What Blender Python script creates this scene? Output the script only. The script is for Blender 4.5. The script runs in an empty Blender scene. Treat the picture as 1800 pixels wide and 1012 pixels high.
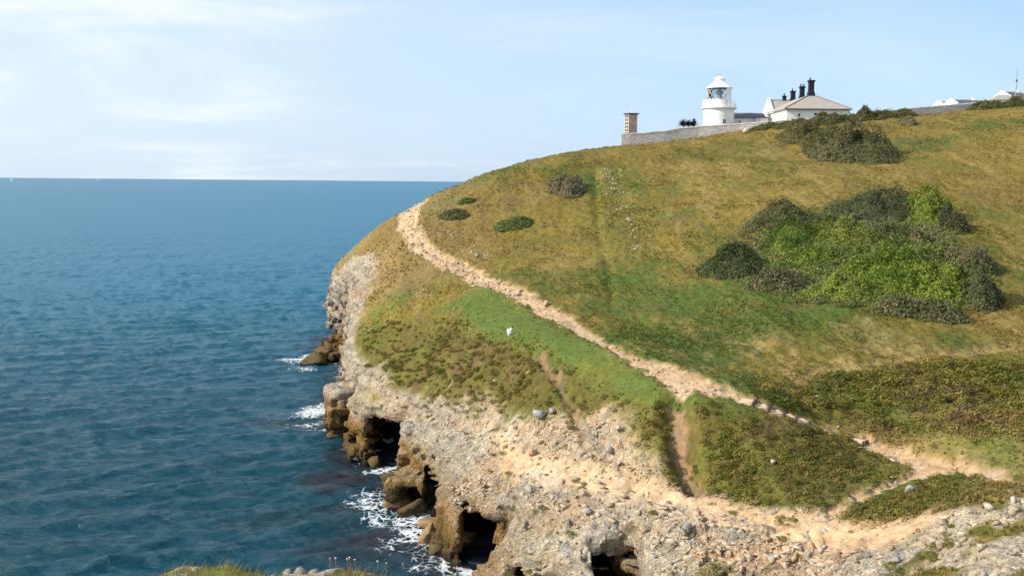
import bpy, bmesh, math, random
import numpy as np
from mathutils import Vector, Matrix

# ------------------------------------------------------------------ camera, sky, sun, exposure
SC = bpy.context.scene
COL = SC.collection
R = math.radians
CAM_H = 25.0                       # metres above the sea
FPX = 1766.0                       # focal length in pixels of the 1800 px wide photograph
PITCH = math.atan(186.5 / FPX)     # looking slightly down
ROLL = R(0.50)
cam_d = bpy.data.cameras.new('camera'); cam = bpy.data.objects.new('camera', cam_d); COL.objects.link(cam)
cam_d.sensor_width = 36.0; cam_d.lens = FPX / 1800.0 * 36.0
cam_d.clip_start = 0.2; cam_d.clip_end = 120000.0
FWD = np.array([0, math.cos(PITCH), -math.sin(PITCH)])
R0 = np.array([1.0, 0, 0]); U0 = np.array([0, math.sin(PITCH), math.cos(PITCH)])
RIGHT = math.cos(ROLL) * R0 + math.sin(ROLL) * U0
UP = -math.sin(ROLL) * R0 + math.cos(ROLL) * U0
m = Matrix(((RIGHT[0], UP[0], -FWD[0], 0), (RIGHT[1], UP[1], -FWD[1], 0), (RIGHT[2], UP[2], -FWD[2], CAM_H), (0, 0, 0, 1)))
cam.matrix_world = m
SC.camera = cam

SUN_EL, SUN_AZ = 33.0, 257.0       # azimuth clockwise from +Y (the view direction)
w = bpy.data.worlds.new('World'); SC.world = w; w.use_nodes = True
nt = w.node_tree; nt.nodes.clear()
def N(tree, typ, **kw):
    n = tree.nodes.new(typ)
    for k, v in kw.items():
        if k in n.inputs: n.inputs[k].default_value = v
        else: setattr(n, k, v)
    return n
def world_nodes():
    L = nt.links.new
    out = N(nt, 'ShaderNodeOutputWorld'); bg = N(nt, 'ShaderNodeBackground')
    sky = N(nt, 'ShaderNodeTexSky'); sky.sky_type = 'NISHITA'; sky.sun_disc = False
    sky.sun_elevation = R(SUN_EL); sky.sun_rotation = R(SUN_AZ)
    sky.air_density = 1.0; sky.dust_density = 1.0; sky.ozone_density = 3.0; sky.altitude = 30
    tc = N(nt, 'ShaderNodeTexCoord')
    sep = N(nt, 'ShaderNodeSeparateXYZ'); L(tc.outputs['Generated'], sep.inputs[0])
    zz = N(nt, 'ShaderNodeMath', operation='MAXIMUM'); zz.inputs[1].default_value = 0.0; L(sep.outputs[2], zz.inputs[0])
    za = N(nt, 'ShaderNodeMath', operation='ADD'); za.inputs[1].default_value = 0.30; L(zz.outputs[0], za.inputs[0])
    dx = N(nt, 'ShaderNodeMath', operation='DIVIDE'); L(sep.outputs[0], dx.inputs[0]); L(za.outputs[0], dx.inputs[1])
    dy = N(nt, 'ShaderNodeMath', operation='DIVIDE'); L(sep.outputs[1], dy.inputs[0]); L(za.outputs[0], dy.inputs[1])
    cmb = N(nt, 'ShaderNodeCombineXYZ'); L(dx.outputs[0], cmb.inputs[0]); L(dy.outputs[0], cmb.inputs[1])
    mp = N(nt, 'ShaderNodeMapping'); L(cmb.outputs[0], mp.inputs[0])
    mp.inputs['Rotation'].default_value = (0, 0, R(38)); mp.inputs['Scale'].default_value = (0.8, 1.6, 1)
    n1 = N(nt, 'ShaderNodeTexNoise'); L(mp.outputs[0], n1.inputs['Vector'])
    n1.inputs['Scale'].default_value = 1.0; n1.inputs['Detail'].default_value = 7; n1.inputs['Roughness'].default_value = 0.6; n1.inputs['Distortion'].default_value = .6
    r1 = N(nt, 'ShaderNodeMapRange'); L(n1.outputs[0], r1.inputs[0]); r1.interpolation_type = 'SMOOTHSTEP'
    r1.inputs[1].default_value = 0.42; r1.inputs[2].default_value = 0.70; r1.inputs[3].default_value = 0.0; r1.inputs[4].default_value = 0.70
    # thin high veil that thickens towards the sun's side of the sky
    sa = R(SUN_AZ)
    veil = N(nt, 'ShaderNodeVectorMath', operation='DOT_PRODUCT'); L(tc.outputs['Generated'], veil.inputs[0])
    veil.inputs[1].default_value = (math.sin(sa), math.cos(sa), 0.0)
    r2 = N(nt, 'ShaderNodeMapRange'); L(veil.outputs['Value'], r2.inputs[0]); r2.interpolation_type = 'SMOOTHSTEP'
    r2.inputs[1].default_value = -0.75; r2.inputs[2].default_value = 0.35; r2.inputs[3].default_value = 0.15; r2.inputs[4].default_value = 0.92
    mx = N(nt, 'ShaderNodeMath', operation='MULTIPLY'); L(r1.outputs[0], mx.inputs[0]); L(r2.outputs[0], mx.inputs[1])
    ad = N(nt, 'ShaderNodeMath', operation='MULTIPLY_ADD'); L(r2.outputs[0], ad.inputs[0]); ad.inputs[1].default_value = 0.55; L(mx.outputs[0], ad.inputs[2])
    cl = N(nt, 'ShaderNodeClamp'); L(ad.outputs[0], cl.inputs[0])
    pale = N(nt, 'ShaderNodeMixRGB'); pale.inputs[0].default_value = .62; L(sky.outputs[0], pale.inputs[1]); pale.inputs[2].default_value = (3.0, 4.95, 7.5, 1)
    mix = N(nt, 'ShaderNodeMixRGB'); L(cl.outputs[0], mix.inputs[0]); L(pale.outputs[0], mix.inputs[1]); mix.inputs[2].default_value = (6.5, 6.8, 7.1, 1)
    L(mix.outputs[0], bg.inputs[0]); bg.inputs[1].default_value = 0.12
    L(bg.outputs[0], out.inputs[0])
world_nodes()
sun_d = bpy.data.lights.new('sun', 'SUN'); sun = bpy.data.objects.new('sun', sun_d); COL.objects.link(sun)
sun_d.energy = 5.0; sun_d.angle = R(0.53); sun_d.color = (1.0, 0.93, 0.82)
sdir = Vector((math.sin(R(SUN_AZ)) * math.cos(R(SUN_EL)), math.cos(R(SUN_AZ)) * math.cos(R(SUN_EL)), math.sin(R(SUN_EL))))
sun.rotation_euler = sdir.to_track_quat('Z', 'Y').to_euler()
SC.view_settings.view_transform = 'Standard'; SC.view_settings.look = 'None'
SC.view_settings.exposure = 0.36; SC.view_settings.gamma = 1.0
SC.view_settings.use_curve_mapping = False

# ------------------------------------------------------------------ small numeric helpers
def _hash(ix, iy, iz, seed):
    h = (ix.astype(np.uint32) * np.uint32(374761393)) ^ (iy.astype(np.uint32) * np.uint32(668265263)) ^ (iz.astype(np.uint32) * np.uint32(2147483647 - 1640531527)) ^ np.uint32(seed * 974711 % 4294967291)
    h = (h ^ (h >> np.uint32(13))) * np.uint32(1274126177)
    h = (h ^ (h >> np.uint32(16))) * np.uint32(2246822519)
    h ^= h >> np.uint32(15)
    return (h & np.uint32(0xFFFFFF)).astype(np.float32) / np.float32(0xFFFFFF)
def vn2(x, y, seed=0):
    xi = np.floor(x).astype(np.int64); yi = np.floor(y).astype(np.int64)
    fx = (x - xi).astype(np.float32); fy = (y - yi).astype(np.float32)
    fx = fx * fx * (3 - 2 * fx); fy = fy * fy * (3 - 2 * fy)
    z = np.zeros_like(xi)
    a = _hash(xi, yi, z, seed); b = _hash(xi + 1, yi, z, seed); c = _hash(xi, yi + 1, z, seed); d = _hash(xi + 1, yi + 1, z, seed)
    return (a + (b - a) * fx) * (1 - fy) + (c + (d - c) * fx) * fy          # 0..1
def fbm2(x, y, oct=4, seed=0, gain=0.5):
    s = 0.0; a = 1.0; t = 0.0
    for o in range(oct):
        cr, sr = math.cos(0.7 * o + 0.3), math.sin(0.7 * o + 0.3); f = 2.03 ** o
        s = s + a * vn2((x * cr - y * sr) * f + 17.3 * o, (x * sr + y * cr) * f - 9.1 * o, seed + o); t += a; a *= gain
    return s / t * 2 - 1                                                    # about -1..1
def vn3(x, y, z, seed=0):
    xi = np.floor(x).astype(np.int64); yi = np.floor(y).astype(np.int64); zi = np.floor(z).astype(np.int64)
    fx = (x - xi).astype(np.float32); fy = (y - yi).astype(np.float32); fz = (z - zi).astype(np.float32)
    fx = fx * fx * (3 - 2 * fx); fy = fy * fy * (3 - 2 * fy); fz = fz * fz * (3 - 2 * fz)
    def pl(k):
        a = _hash(xi, yi, zi + k, seed); b = _hash(xi + 1, yi, zi + k, seed); c = _hash(xi, yi + 1, zi + k, seed); d = _hash(xi + 1, yi + 1, zi + k, seed)
        return (a + (b - a) * fx) * (1 - fy) + (c + (d - c) * fx) * fy
    return pl(0) * (1 - fz) + pl(1) * fz
def fbm3(x, y, z, oct=3, seed=0, gain=0.5):
    s = 0.0; a = 1.0; t = 0.0
    for o in range(oct):
        f = 2.03 ** o
        s = s + a * vn3(x * f + 3.7 * o, y * f + 11.1 * o, z * f - 5.3 * o, seed + o); t += a; a *= gain
    return s / t * 2 - 1
def worley3(x, y, z, seed=0):
    """nearest jittered cell: its random value and F2-F1"""
    xi = np.floor(x).astype(np.int64); yi = np.floor(y).astype(np.int64); zi = np.floor(z).astype(np.int64)
    f1 = np.full(x.shape, 9.0, np.float32); f2 = f1.copy(); val = np.zeros(x.shape, np.float32)
    for i in (-1, 0, 1):
        for j in (-1, 0, 1):
            for k in (-1, 0, 1):
                cx, cy, cz = xi + i, yi + j, zi + k
                px = cx + _hash(cx, cy, cz, seed + 1); py = cy + _hash(cx, cy, cz, seed + 2); pz = cz + _hash(cx, cy, cz, seed + 3)
                d = ((x - px) ** 2 + (y - py) ** 2 + (z - pz) ** 2).astype(np.float32)
                nw = d < f1
                f2 = np.where(nw, f1, np.minimum(f2, d)); val = np.where(nw, _hash(cx, cy, cz, seed + 4), val); f1 = np.where(nw, d, f1)
    return val, np.sqrt(f2) - np.sqrt(f1)
def worley2(x, y, seed=0):
    xi = np.floor(x).astype(np.int64); yi = np.floor(y).astype(np.int64); z = np.zeros_like(xi)
    f1 = np.full(x.shape, 9.0, np.float32); f2 = f1.copy(); val = np.zeros(x.shape, np.float32)
    for i in (-1, 0, 1):
        for j in (-1, 0, 1):
            cx, cy = xi + i, yi + j
            px = cx + _hash(cx, cy, z, seed + 1); py = cy + _hash(cx, cy, z, seed + 2)
            d = ((x - px) ** 2 + (y - py) ** 2).astype(np.float32)
            nw = d < f1
            f2 = np.where(nw, f1, np.minimum(f2, d)); val = np.where(nw, _hash(cx, cy, z, seed + 4), val); f1 = np.where(nw, d, f1)
    return val, np.sqrt(f2) - np.sqrt(f1)
def sst(a, b, x):
    t = np.clip((x - a) / (b - a), 0, 1); return t * t * (3 - 2 * t)

def P(px, py, Y):
    """the point Y metres in front of the camera that the photograph shows at (px, py)"""
    d = FWD * FPX + RIGHT * (px - 900.0) + UP * (506.0 - py)
    return d * (Y / d[1]) + np.array([0, 0, CAM_H])

def polydist(x, y, poly, closed=True):
    """signed distance to a polygon in plan, positive inside"""
    poly = np.asarray(poly, float); n = len(poly)
    best = np.full(x.shape, 1e9); ins = np.zeros(x.shape, bool)
    for i in range(n if closed else n - 1):
        ax, ay = poly[i]; bx, by = poly[(i + 1) % n]
        dx, dy = bx - ax, by - ay
        t = np.clip(((x - ax) * dx + (y - ay) * dy) / (dx * dx + dy * dy + 1e-12), 0, 1)
        best = np.minimum(best, (x - ax - t * dx) ** 2 + (y - ay - t * dy) ** 2)
        if closed:
            c = (ay > y) != (by > y)
            with np.errstate(divide='ignore', invalid='ignore'):
                ins ^= c & (x < (bx - ax) * (y - ay) / (by - ay + 1e-12) + ax)
    d = np.sqrt(best)
    return np.where(ins, d, -d) if closed else d

# ------------------------------------------------------------------ the lie of the land
CTRL = [  # (photo x, photo y, metres away)
 (1095,259,198),(1160,250,199),(1230,241,200.5),(1330,224,202),(1450,214,200),(1600,204,205),(1700,197,204),(1800,191,202),
 (1040,262,186),(960,276,180),(880,297,174),(800,326,166),(748,350,160),
 (705,380,153),(655,412,151),(605,460,150),(580,486,149),
 (620,500,135),(660,480,136),(700,430,145),
 (900,400,140),(820,420,138),(1000,335,156),(1100,350,150),(1100,450,115),(1080,540,95),(960,450,121),
 (1200,300,165),(1300,300,158),(1300,350,137),(1300,450,110),(1300,550,88),(1250,640,71),
 (1500,270,168),(1500,350,131),(1500,450,104),(1500,550,86),(1500,620,76),(1420,655,70),(1500,690,66.5),
 (1750,300,150),(1750,400,117),(1750,500,96),(1750,600,81),(1750,700,64),(1750,790,52),(1650,760,56),(1620,680,66),
 (1785,842,48),(1680,815,52),(1600,800,56),(1530,775,59),(1420,740,60.5),(1320,706,60),(1200,672,63),(1150,642,68),(1050,590,81),(950,537,95),(850,492,113),(770,452,131),(712,400,143),
 (897,592,84),(1000,650,72),(1100,690,65),(1200,705,60),(760,560,101),(830,550,98),(940,620,78),(1080,702,63.5),
 (700,520,117),(650,580,112),(700,620,98),(640,650,98),(690,690,88.5),(800,670,84.5),(870,690,78.5),(850,740,77),(760,740,80.5),(1000,770,65.5),(900,790,69),(1100,800,60),(1220,850,55),(1100,860,56.5),(950,830,62.8),(840,820,69),(870,870,64.5),(1000,900,57),(1200,900,52.5),(1400,900,48.5),(1400,960,45.5),(1200,990,48),(1000,970,53.5),(880,985,55.5),(1100,940,53),(1300,990,46.5),
 (1550,935,43.5),(1640,895,43.5),(1300,760,58),(1400,805,55),(1450,870,50.5),(1600,840,50.5),(1330,870,52),(1230,780,58.5),(1540,840,53),
 (1700,860,43.5),(1785,862,41),(1700,930,36.5),(1790,1000,28),(1650,1000,37.5),
]
pts = [P(*c) for c in CTRL]
# ground the photograph does not show: the plateau behind the skyline, the far flank, the slope under the camera
pts += [np.array(p, float) for p in [
 (20,235,30),(45,245,36),(80,250,40),(130,250,42),(190,250,44),(20,300,26),(90,330,40),(200,340,44),(-6,215,19),(-22,180,12),(-30,166,9),(-8,250,15),
 (130,200,41),(130,150,30),(110,110,20),(90,80,15),(70,62,14),(190,150,34),(190,80,22),(45,38,16),(60,25,22),(90,20,28),(40,12,25),(20,20,16.2),(12,10,19.5),(22,33,11.5),(10,34,8),(2,40,5.5),
 (0,-4,23),(30,-5,28),(-10,100,6.0),(0,25,10),(-8,20,8)]]
pts = np.array(pts)
def tps_fit(p, lam):
    n = len(p); xy = p[:, :2] / 50.0
    d2 = ((xy[:, None] - xy[None]) ** 2).sum(-1)
    K = np.where(d2 > 0, d2 * np.log(d2 + 1e-20), 0) * 0.5 + lam * np.eye(n)
    A = np.zeros((n + 3, n + 3)); A[:n, :n] = K; A[:n, n] = 1; A[:n, n + 1:] = xy; A[n, :n] = 1; A[n + 1:, :n] = xy.T
    b = np.zeros(n + 3); b[:n] = p[:, 2]
    return xy, np.linalg.solve(A, b)
TX, TW = tps_fit(pts, 0.0015)
def tps(x, y):
    x = np.asarray(x, float) / 50; y = np.asarray(y, float) / 50; sh = x.shape; x = x.ravel(); y = y.ravel()
    out = TW[len(TX)] + TW[len(TX) + 1] * x + TW[len(TX) + 2] * y
    for (a, b), wgt in zip(TX, TW):
        d2 = (x - a) ** 2 + (y - b) ** 2
        out += wgt * 0.5 * d2 * np.log(d2 + 1e-20)
    return out.reshape(sh)
GX0, GX1, GY0, GY1, GS = -70.0, 230.0, -12.0, 420.0, 0.75
gx = np.arange(GX0, GX1 + GS, GS); gy = np.arange(GY0, GY1 + GS, GS)
HG = tps(*np.meshgrid(gx, gy, indexing='ij'))
def h0(x, y):
    u = np.clip((np.asarray(x, float) - GX0) / GS, 0, len(gx) - 1.001); v = np.clip((np.asarray(y, float) - GY0) / GS, 0, len(gy) - 1.001)
    i = u.astype(int); j = v.astype(int); fu = u - i; fv = v - j
    return (HG[i, j] * (1 - fu) + HG[i + 1, j] * fu) * (1 - fv) + (HG[i, j + 1] * (1 - fu) + HG[i + 1, j + 1] * fu) * fv
def ground(px, py, hf=h0):
    """where the sight line through (px, py) meets the land"""
    px = np.atleast_1d(np.asarray(px, float)); py = np.atleast_1d(np.asarray(py, float))
    d = FWD[None] * FPX + RIGHT[None] * (px[:, None] - 900) + UP[None] * (506 - py[:, None]); d = d / d[:, 1:2]
    Ys = 26.0 * 1.004 ** np.arange(0, 620)
    z = CAM_H + d[:, 2:3] * Ys; x = d[:, :1] * Ys; yy = np.broadcast_to(Ys, x.shape)
    below = z < hf(x, yy)
    k = np.where(below.any(1), below.argmax(1), len(Ys) - 1); k = np.maximum(k, 1)
    r = np.arange(len(px)); a = Ys[k - 1]; b = Ys[k]
    for _ in range(14):
        c = (a + b) / 2; below_c = CAM_H + d[:, 2] * c < hf(d[:, 0] * c, c)
        b = np.where(below_c, c, b); a = np.where(below_c, a, c)
    return np.stack([d[:, 0] * b, b, hf(d[:, 0] * b, b)], 1)
def region(*pix):
    """plan outline of a patch of ground traced in the photograph"""
    q = np.array(pix, float); return ground(q[:, 0], q[:, 1])[:, :2]

COAST = [(-28.0,152),(-27.4,157),(-26.6,166),(-23,185),(-14,205),(-8,235),(-6,300),(-6,420),(230,420),(230,-12),(-14,-12),(-9,4),(-5,11),(-4,22),(-3,34),(-2.5,44),(-3.2,50),(-3.4,53.5),(-1.6,57.0),(0.3,59.8),(0.2,62.2),(-1.6,62.6),(-3.5,62.4),(-4.6,66),(-5.2,70),(-6.4,75),(-8.0,78.5),(-9.2,82),(-8.6,85.5),(-11.5,86.8),(-13.4,88),(-14.4,91),(-14.2,96),(-16.2,98),(-17.6,104),(-18.6,112),(-19.4,118),(-21.0,128),(-22.0,136),(-24.2,141),(-26.7,146)]
def coast(x, y):
    x = np.asarray(x, float); y = np.asarray(y, float)
    return polydist(x, y, COAST)
CG_S = 0.5
cgx = np.arange(-70, 60, CG_S); cgy = np.arange(-12, 300, CG_S)
CG = coast(*np.meshgrid(cgx, cgy, indexing='ij'))
def dc0(x, y):
    u = np.clip((np.asarray(x, float) + 70) / CG_S, 0, len(cgx) - 1.001); v = np.clip((np.asarray(y, float) + 12) / CG_S, 0, len(cgy) - 1.001)
    i = u.astype(int); j = v.astype(int); fu = u - i; fv = v - j
    return (CG[i, j] * (1 - fu) + CG[i + 1, j] * fu) * (1 - fv) + (CG[i, j + 1] * (1 - fu) + CG[i + 1, j + 1] * fu) * fv

# patches of ground
PATH = region((752,350),(735,375),(730,395),(745,418),(775,438),(810,458),(850,477),(900,500),(945,520),(985,545),(1020,568),(1050,590),(1090,610),(1130,628),(1180,640),(1230,660),(1270,675),(1320,698),(1350,709),(1420,735),(1462,748),
              (1462,754),(1420,744),(1340,718),(1300,708),(1240,692),(1190,682),(1150,665),(1130,645),(1090,622),(1050,602),(1010,580),(960,558),(930,540),(905,520),(870,508),(830,498),(790,476),(750,455),(715,425),(698,395),(702,375),(730,355))
PATH2 = region((1505,764),(1560,780),(1620,796),(1680,807),(1740,821),(1785,837),(1800,850),(1740,842),(1690,828),(1640,816),(1600,808),(1560,795),(1510,775))
PATH3 = region((1540,783),(1600,805),(1660,820),(1668,830),(1620,836),(1570,858),(1520,878),(1470,902),(1452,896),(1500,870),(1550,848),(1600,826),(1590,815))
EARTH = region((866,764),(930,792),(1000,808),(1100,830),(1200,852),(1250,868),(1330,893),(1450,905),(1520,920),(1600,912),(1645,890),(1655,900),(1610,936),(1550,960),(1450,968),(1380,950),(1330,930),(1250,908),(1150,888),(1050,868),(950,850),(886,826))
RUBBLE = region((845,700),(900,733),(1000,737),(1085,732),(1125,800),(1160,838),(1220,856),(1100,836),(960,810),(880,790),(840,745))
ROCK = region((610,462),(655,448),(660,480),(640,530),(625,575),(612,600),(640,645),(690,690),(800,716),(850,730),(870,770),(960,812),(1100,838),(1220,862),(1290,892),(1450,908),(1600,935),(1640,965),(1580,1030),(1500,1100),(900,1100),(780,1000),(780,880),(700,740),(620,660),(600,600),(592,540),(588,490))
LAWN = region((840,505),(930,547),(1050,608),(1130,658),(1190,690),(1280,714),(1330,727),(1200,706),(1110,705),(1060,668),(1000,640),(940,612),(880,600),(820,570),(790,540))
VGREEN = region((1540,720),(1600,765),(1660,790),(1720,812),(1810,838),(1810,770),(1700,775),(1640,745),(1590,712))
STRIP = region((1055,290),(1098,290),(1120,350),(1130,420),(1170,560),(1190,610),(1090,575),(1075,470),(1052,390))
HEATH = region((625,592),(700,562),(800,575),(900,608),(950,626),(1050,676),(1100,716),(1180,716),(1330,728),(1500,772),(1590,830),(1520,868),(1450,893),(1300,888),(1220,850),(1160,835),(1125,800),(1085,732),(1000,735),(850,730),(690,690),(640,645))
VSCRUB = region((1330,700),(1420,665),(1500,648),(1810,635),(1810,770),(1640,765),(1500,755),(1420,735))
ISLE = region((1480,905),(1540,880),(1600,850),(1660,832),(1720,840),(1690,880),(1640,890),(1560,915))
NEARBARE = [region((1640,900),(1700,890),(1745,900),(1700,940),(1720,990),(1650,1000),(1620,960)), region((1680,1010),(1700,975),(1760,955),(1830,935),(1830,1000),(1760,1030)), region((1735,905),(1760,885),(1790,870),(1815,880),(1790,905),(1750,925))]
GULLY1 = ground([1186,1188,1196,1200,1206,1214,1226],[704,730,756,790,815,836,856])[:, :2]
GULLY2 = ground([938,952,968,985,1000,1015,1030],[618,632,648,672,702,735,765])[:, :2]
THICKET = region((1245,480),(1290,440),(1330,380),(1420,368),(1500,345),(1600,345),(1680,370),(1680,420),(1735,460),(1752,530),(1650,552),(1540,545),(1430,530),(1330,512))
TRACK = ground([1400,1450,1500,1560,1640,1720,1810],[662,653,645,634,622,614,606])[:, :2]
OLDWALL = ground([1062,1075,1085,1095,1108,1116,1120],[296,316,342,360,388,415,440])[:, :2]
RUT = ground([1048,1046,1052,1060,1070,1078],[300,350,400,440,470,540])[:, :2]

def cover(x, y):
    """how much of each ground cover grows at (x, y); all soft edged"""
    wx = x + 0.55 * fbm2(x * 0.9, y * 0.9, 3, 5); wy = y + 0.8 * fbm2(x * 0.9 + 40, y * 0.9, 3, 6)
    c = {}
    px_ = wx + .35 * fbm2(x * 2.3, y * 2.3, 2, 45); py_ = wy + .5 * fbm2(x * 2.3 + 9, y * 2.3, 2, 46)
    c['path'] = np.maximum.reduce([sst(-0.35, 0.30, polydist(px_, py_, p)) for p in (PATH, PATH2, PATH3)])
    c['earth'] = sst(-0.7, 0.7, polydist(wx, wy, EARTH))
    c['rubble'] = sst(-1.0, 0.9, polydist(wx, wy, RUBBLE))
    c['rock'] = sst(-0.9, 0.9, polydist(wx, wy, ROCK))
    nb = np.maximum.reduce([polydist(wx, wy, p) for p in NEARBARE]); c['bare'] = sst(-0.4, 0.4, nb)
    c['lawn'] = np.maximum(sst(-1.2, 1.2, polydist(wx, wy, LAWN)), sst(-1.5, 2.0, polydist(wx, wy, VGREEN)) * 0.9)
    c['strip'] = sst(-4.0, 3.0, polydist(wx, wy, STRIP))
    c['heath'] = sst(-1.2, 1.2, polydist(wx, wy, HEATH))
    c['scrub'] = sst(-1.8, 1.8, polydist(wx, wy, VSCRUB))
    c['rock'] = np.maximum(c['rock'], sst(1.2, .2, dc0(x, y)) * sst(200, 170, y))
    c['isle'] = sst(-0.7, 0.7, polydist(wx, wy, ISLE))
    c['gully'] = np.maximum(sst(0.65, 0.2, polydist(wx, wy, GULLY1, False)), 0.8 * sst(0.42, 0.12, polydist(wx, wy, GULLY2, False)))
    c['thicket'] = sst(-1.5, 1.0, polydist(wx, wy, THICKET))
    c['track'] = sst(1.1, 0.3, polydist(wx, wy, TRACK, False))
    return c

def relief(x, y, c):
    """height added to the smooth land by tussocks, stone beds, worn paths and gullies"""
    bare = np.clip(c['path'] + c['earth'], 0, 1)
    rocky = np.clip(np.maximum.reduce([c['rock'] * (1 - .65 * sst(46, 42, y)), c['rubble'] * 0.7, c['bare'] * .4]) - 0.55 * c['earth'], 0, 1)
    d = np.zeros_like(x)
    veg = np.clip(1 - bare - rocky, 0, 1) * (1 - 0.85 * c['lawn'])
    d += veg * (0.15 * fbm2(x * 1.7, y * 1.0, 3, 21) + 0.22 * fbm2(x * 0.35, y * 0.25, 3, 22))
    sc = np.clip(c['scrub'] + c['heath'] * 0.75 + c['isle'], 0, 1) * (1 - bare) * (1 - rocky) * (1 - c['lawn'])
    d += sc * (0.32 * np.abs(fbm2(x * 0.9, y * 0.7, 3, 23)) + 0.35 * c['scrub'] * fbm2(x * 0.22, y * 0.22, 2, 24))
    # stone beds: terraces that follow the bedding, broken into blocks
    hb = h0(x, y) + 0.05 * x + 0.9 * fbm2(x * 0.13, y * 0.13, 3, 31) + 0.25 * fbm2(x * 0.7, y * 0.7, 2, 32)
    st = 0.42; q = hb / st; fl = np.floor(q); fr = q - fl
    ter = (fl + sst(0.62, 0.98, fr)) * st - hb
    su, sv = x * .59 - y * .81, x * .81 + y * .59      # along and across the strike of the beds
    v, e = worley2(su * 0.42 + 0.5 * fbm2(x, y, 2, 33), sv * 0.95, 34)
    v2, e2 = worley2(su * 1.2, sv * 2.0, 35)
    d += rocky * (0.60 * ter + 0.48 * (v - 0.5) - 0.30 * sst(0.09, 0.0, e) * sst(-.2, .3, fbm2(x * .4, y * .4, 2, 40)) + 0.17 * (v2 - 0.5) + 0.26 * fbm2(x * 0.5, y * 0.5, 4, 36, 0.55))
    d += c['earth'] * (0.05 * fbm2(x * 1.5, y * 1.5, 4, 37)) + c['path'] * (0.05 * fbm2(x * 2.2, y * 2.0, 3, 38) - 0.30)
    far = sst(95, 125, y) * c['path']
    d += far * 0.22 * (worley2(x * 1.3, y * 0.8, 39)[0] - 0.4)
    d -= 1.35 * np.clip(sst(1.3, 0.15, polydist(x, y, GULLY1, False)), 0, 1) * (1 - c['earth']) + 0.45 * sst(0.6, 0.05, polydist(x, y, GULLY2, False))
    d -= 0.25 * c['track'] + 0.22 * sst(1.0, 0.0, polydist(x, y, RUT, False))
    return d

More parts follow.
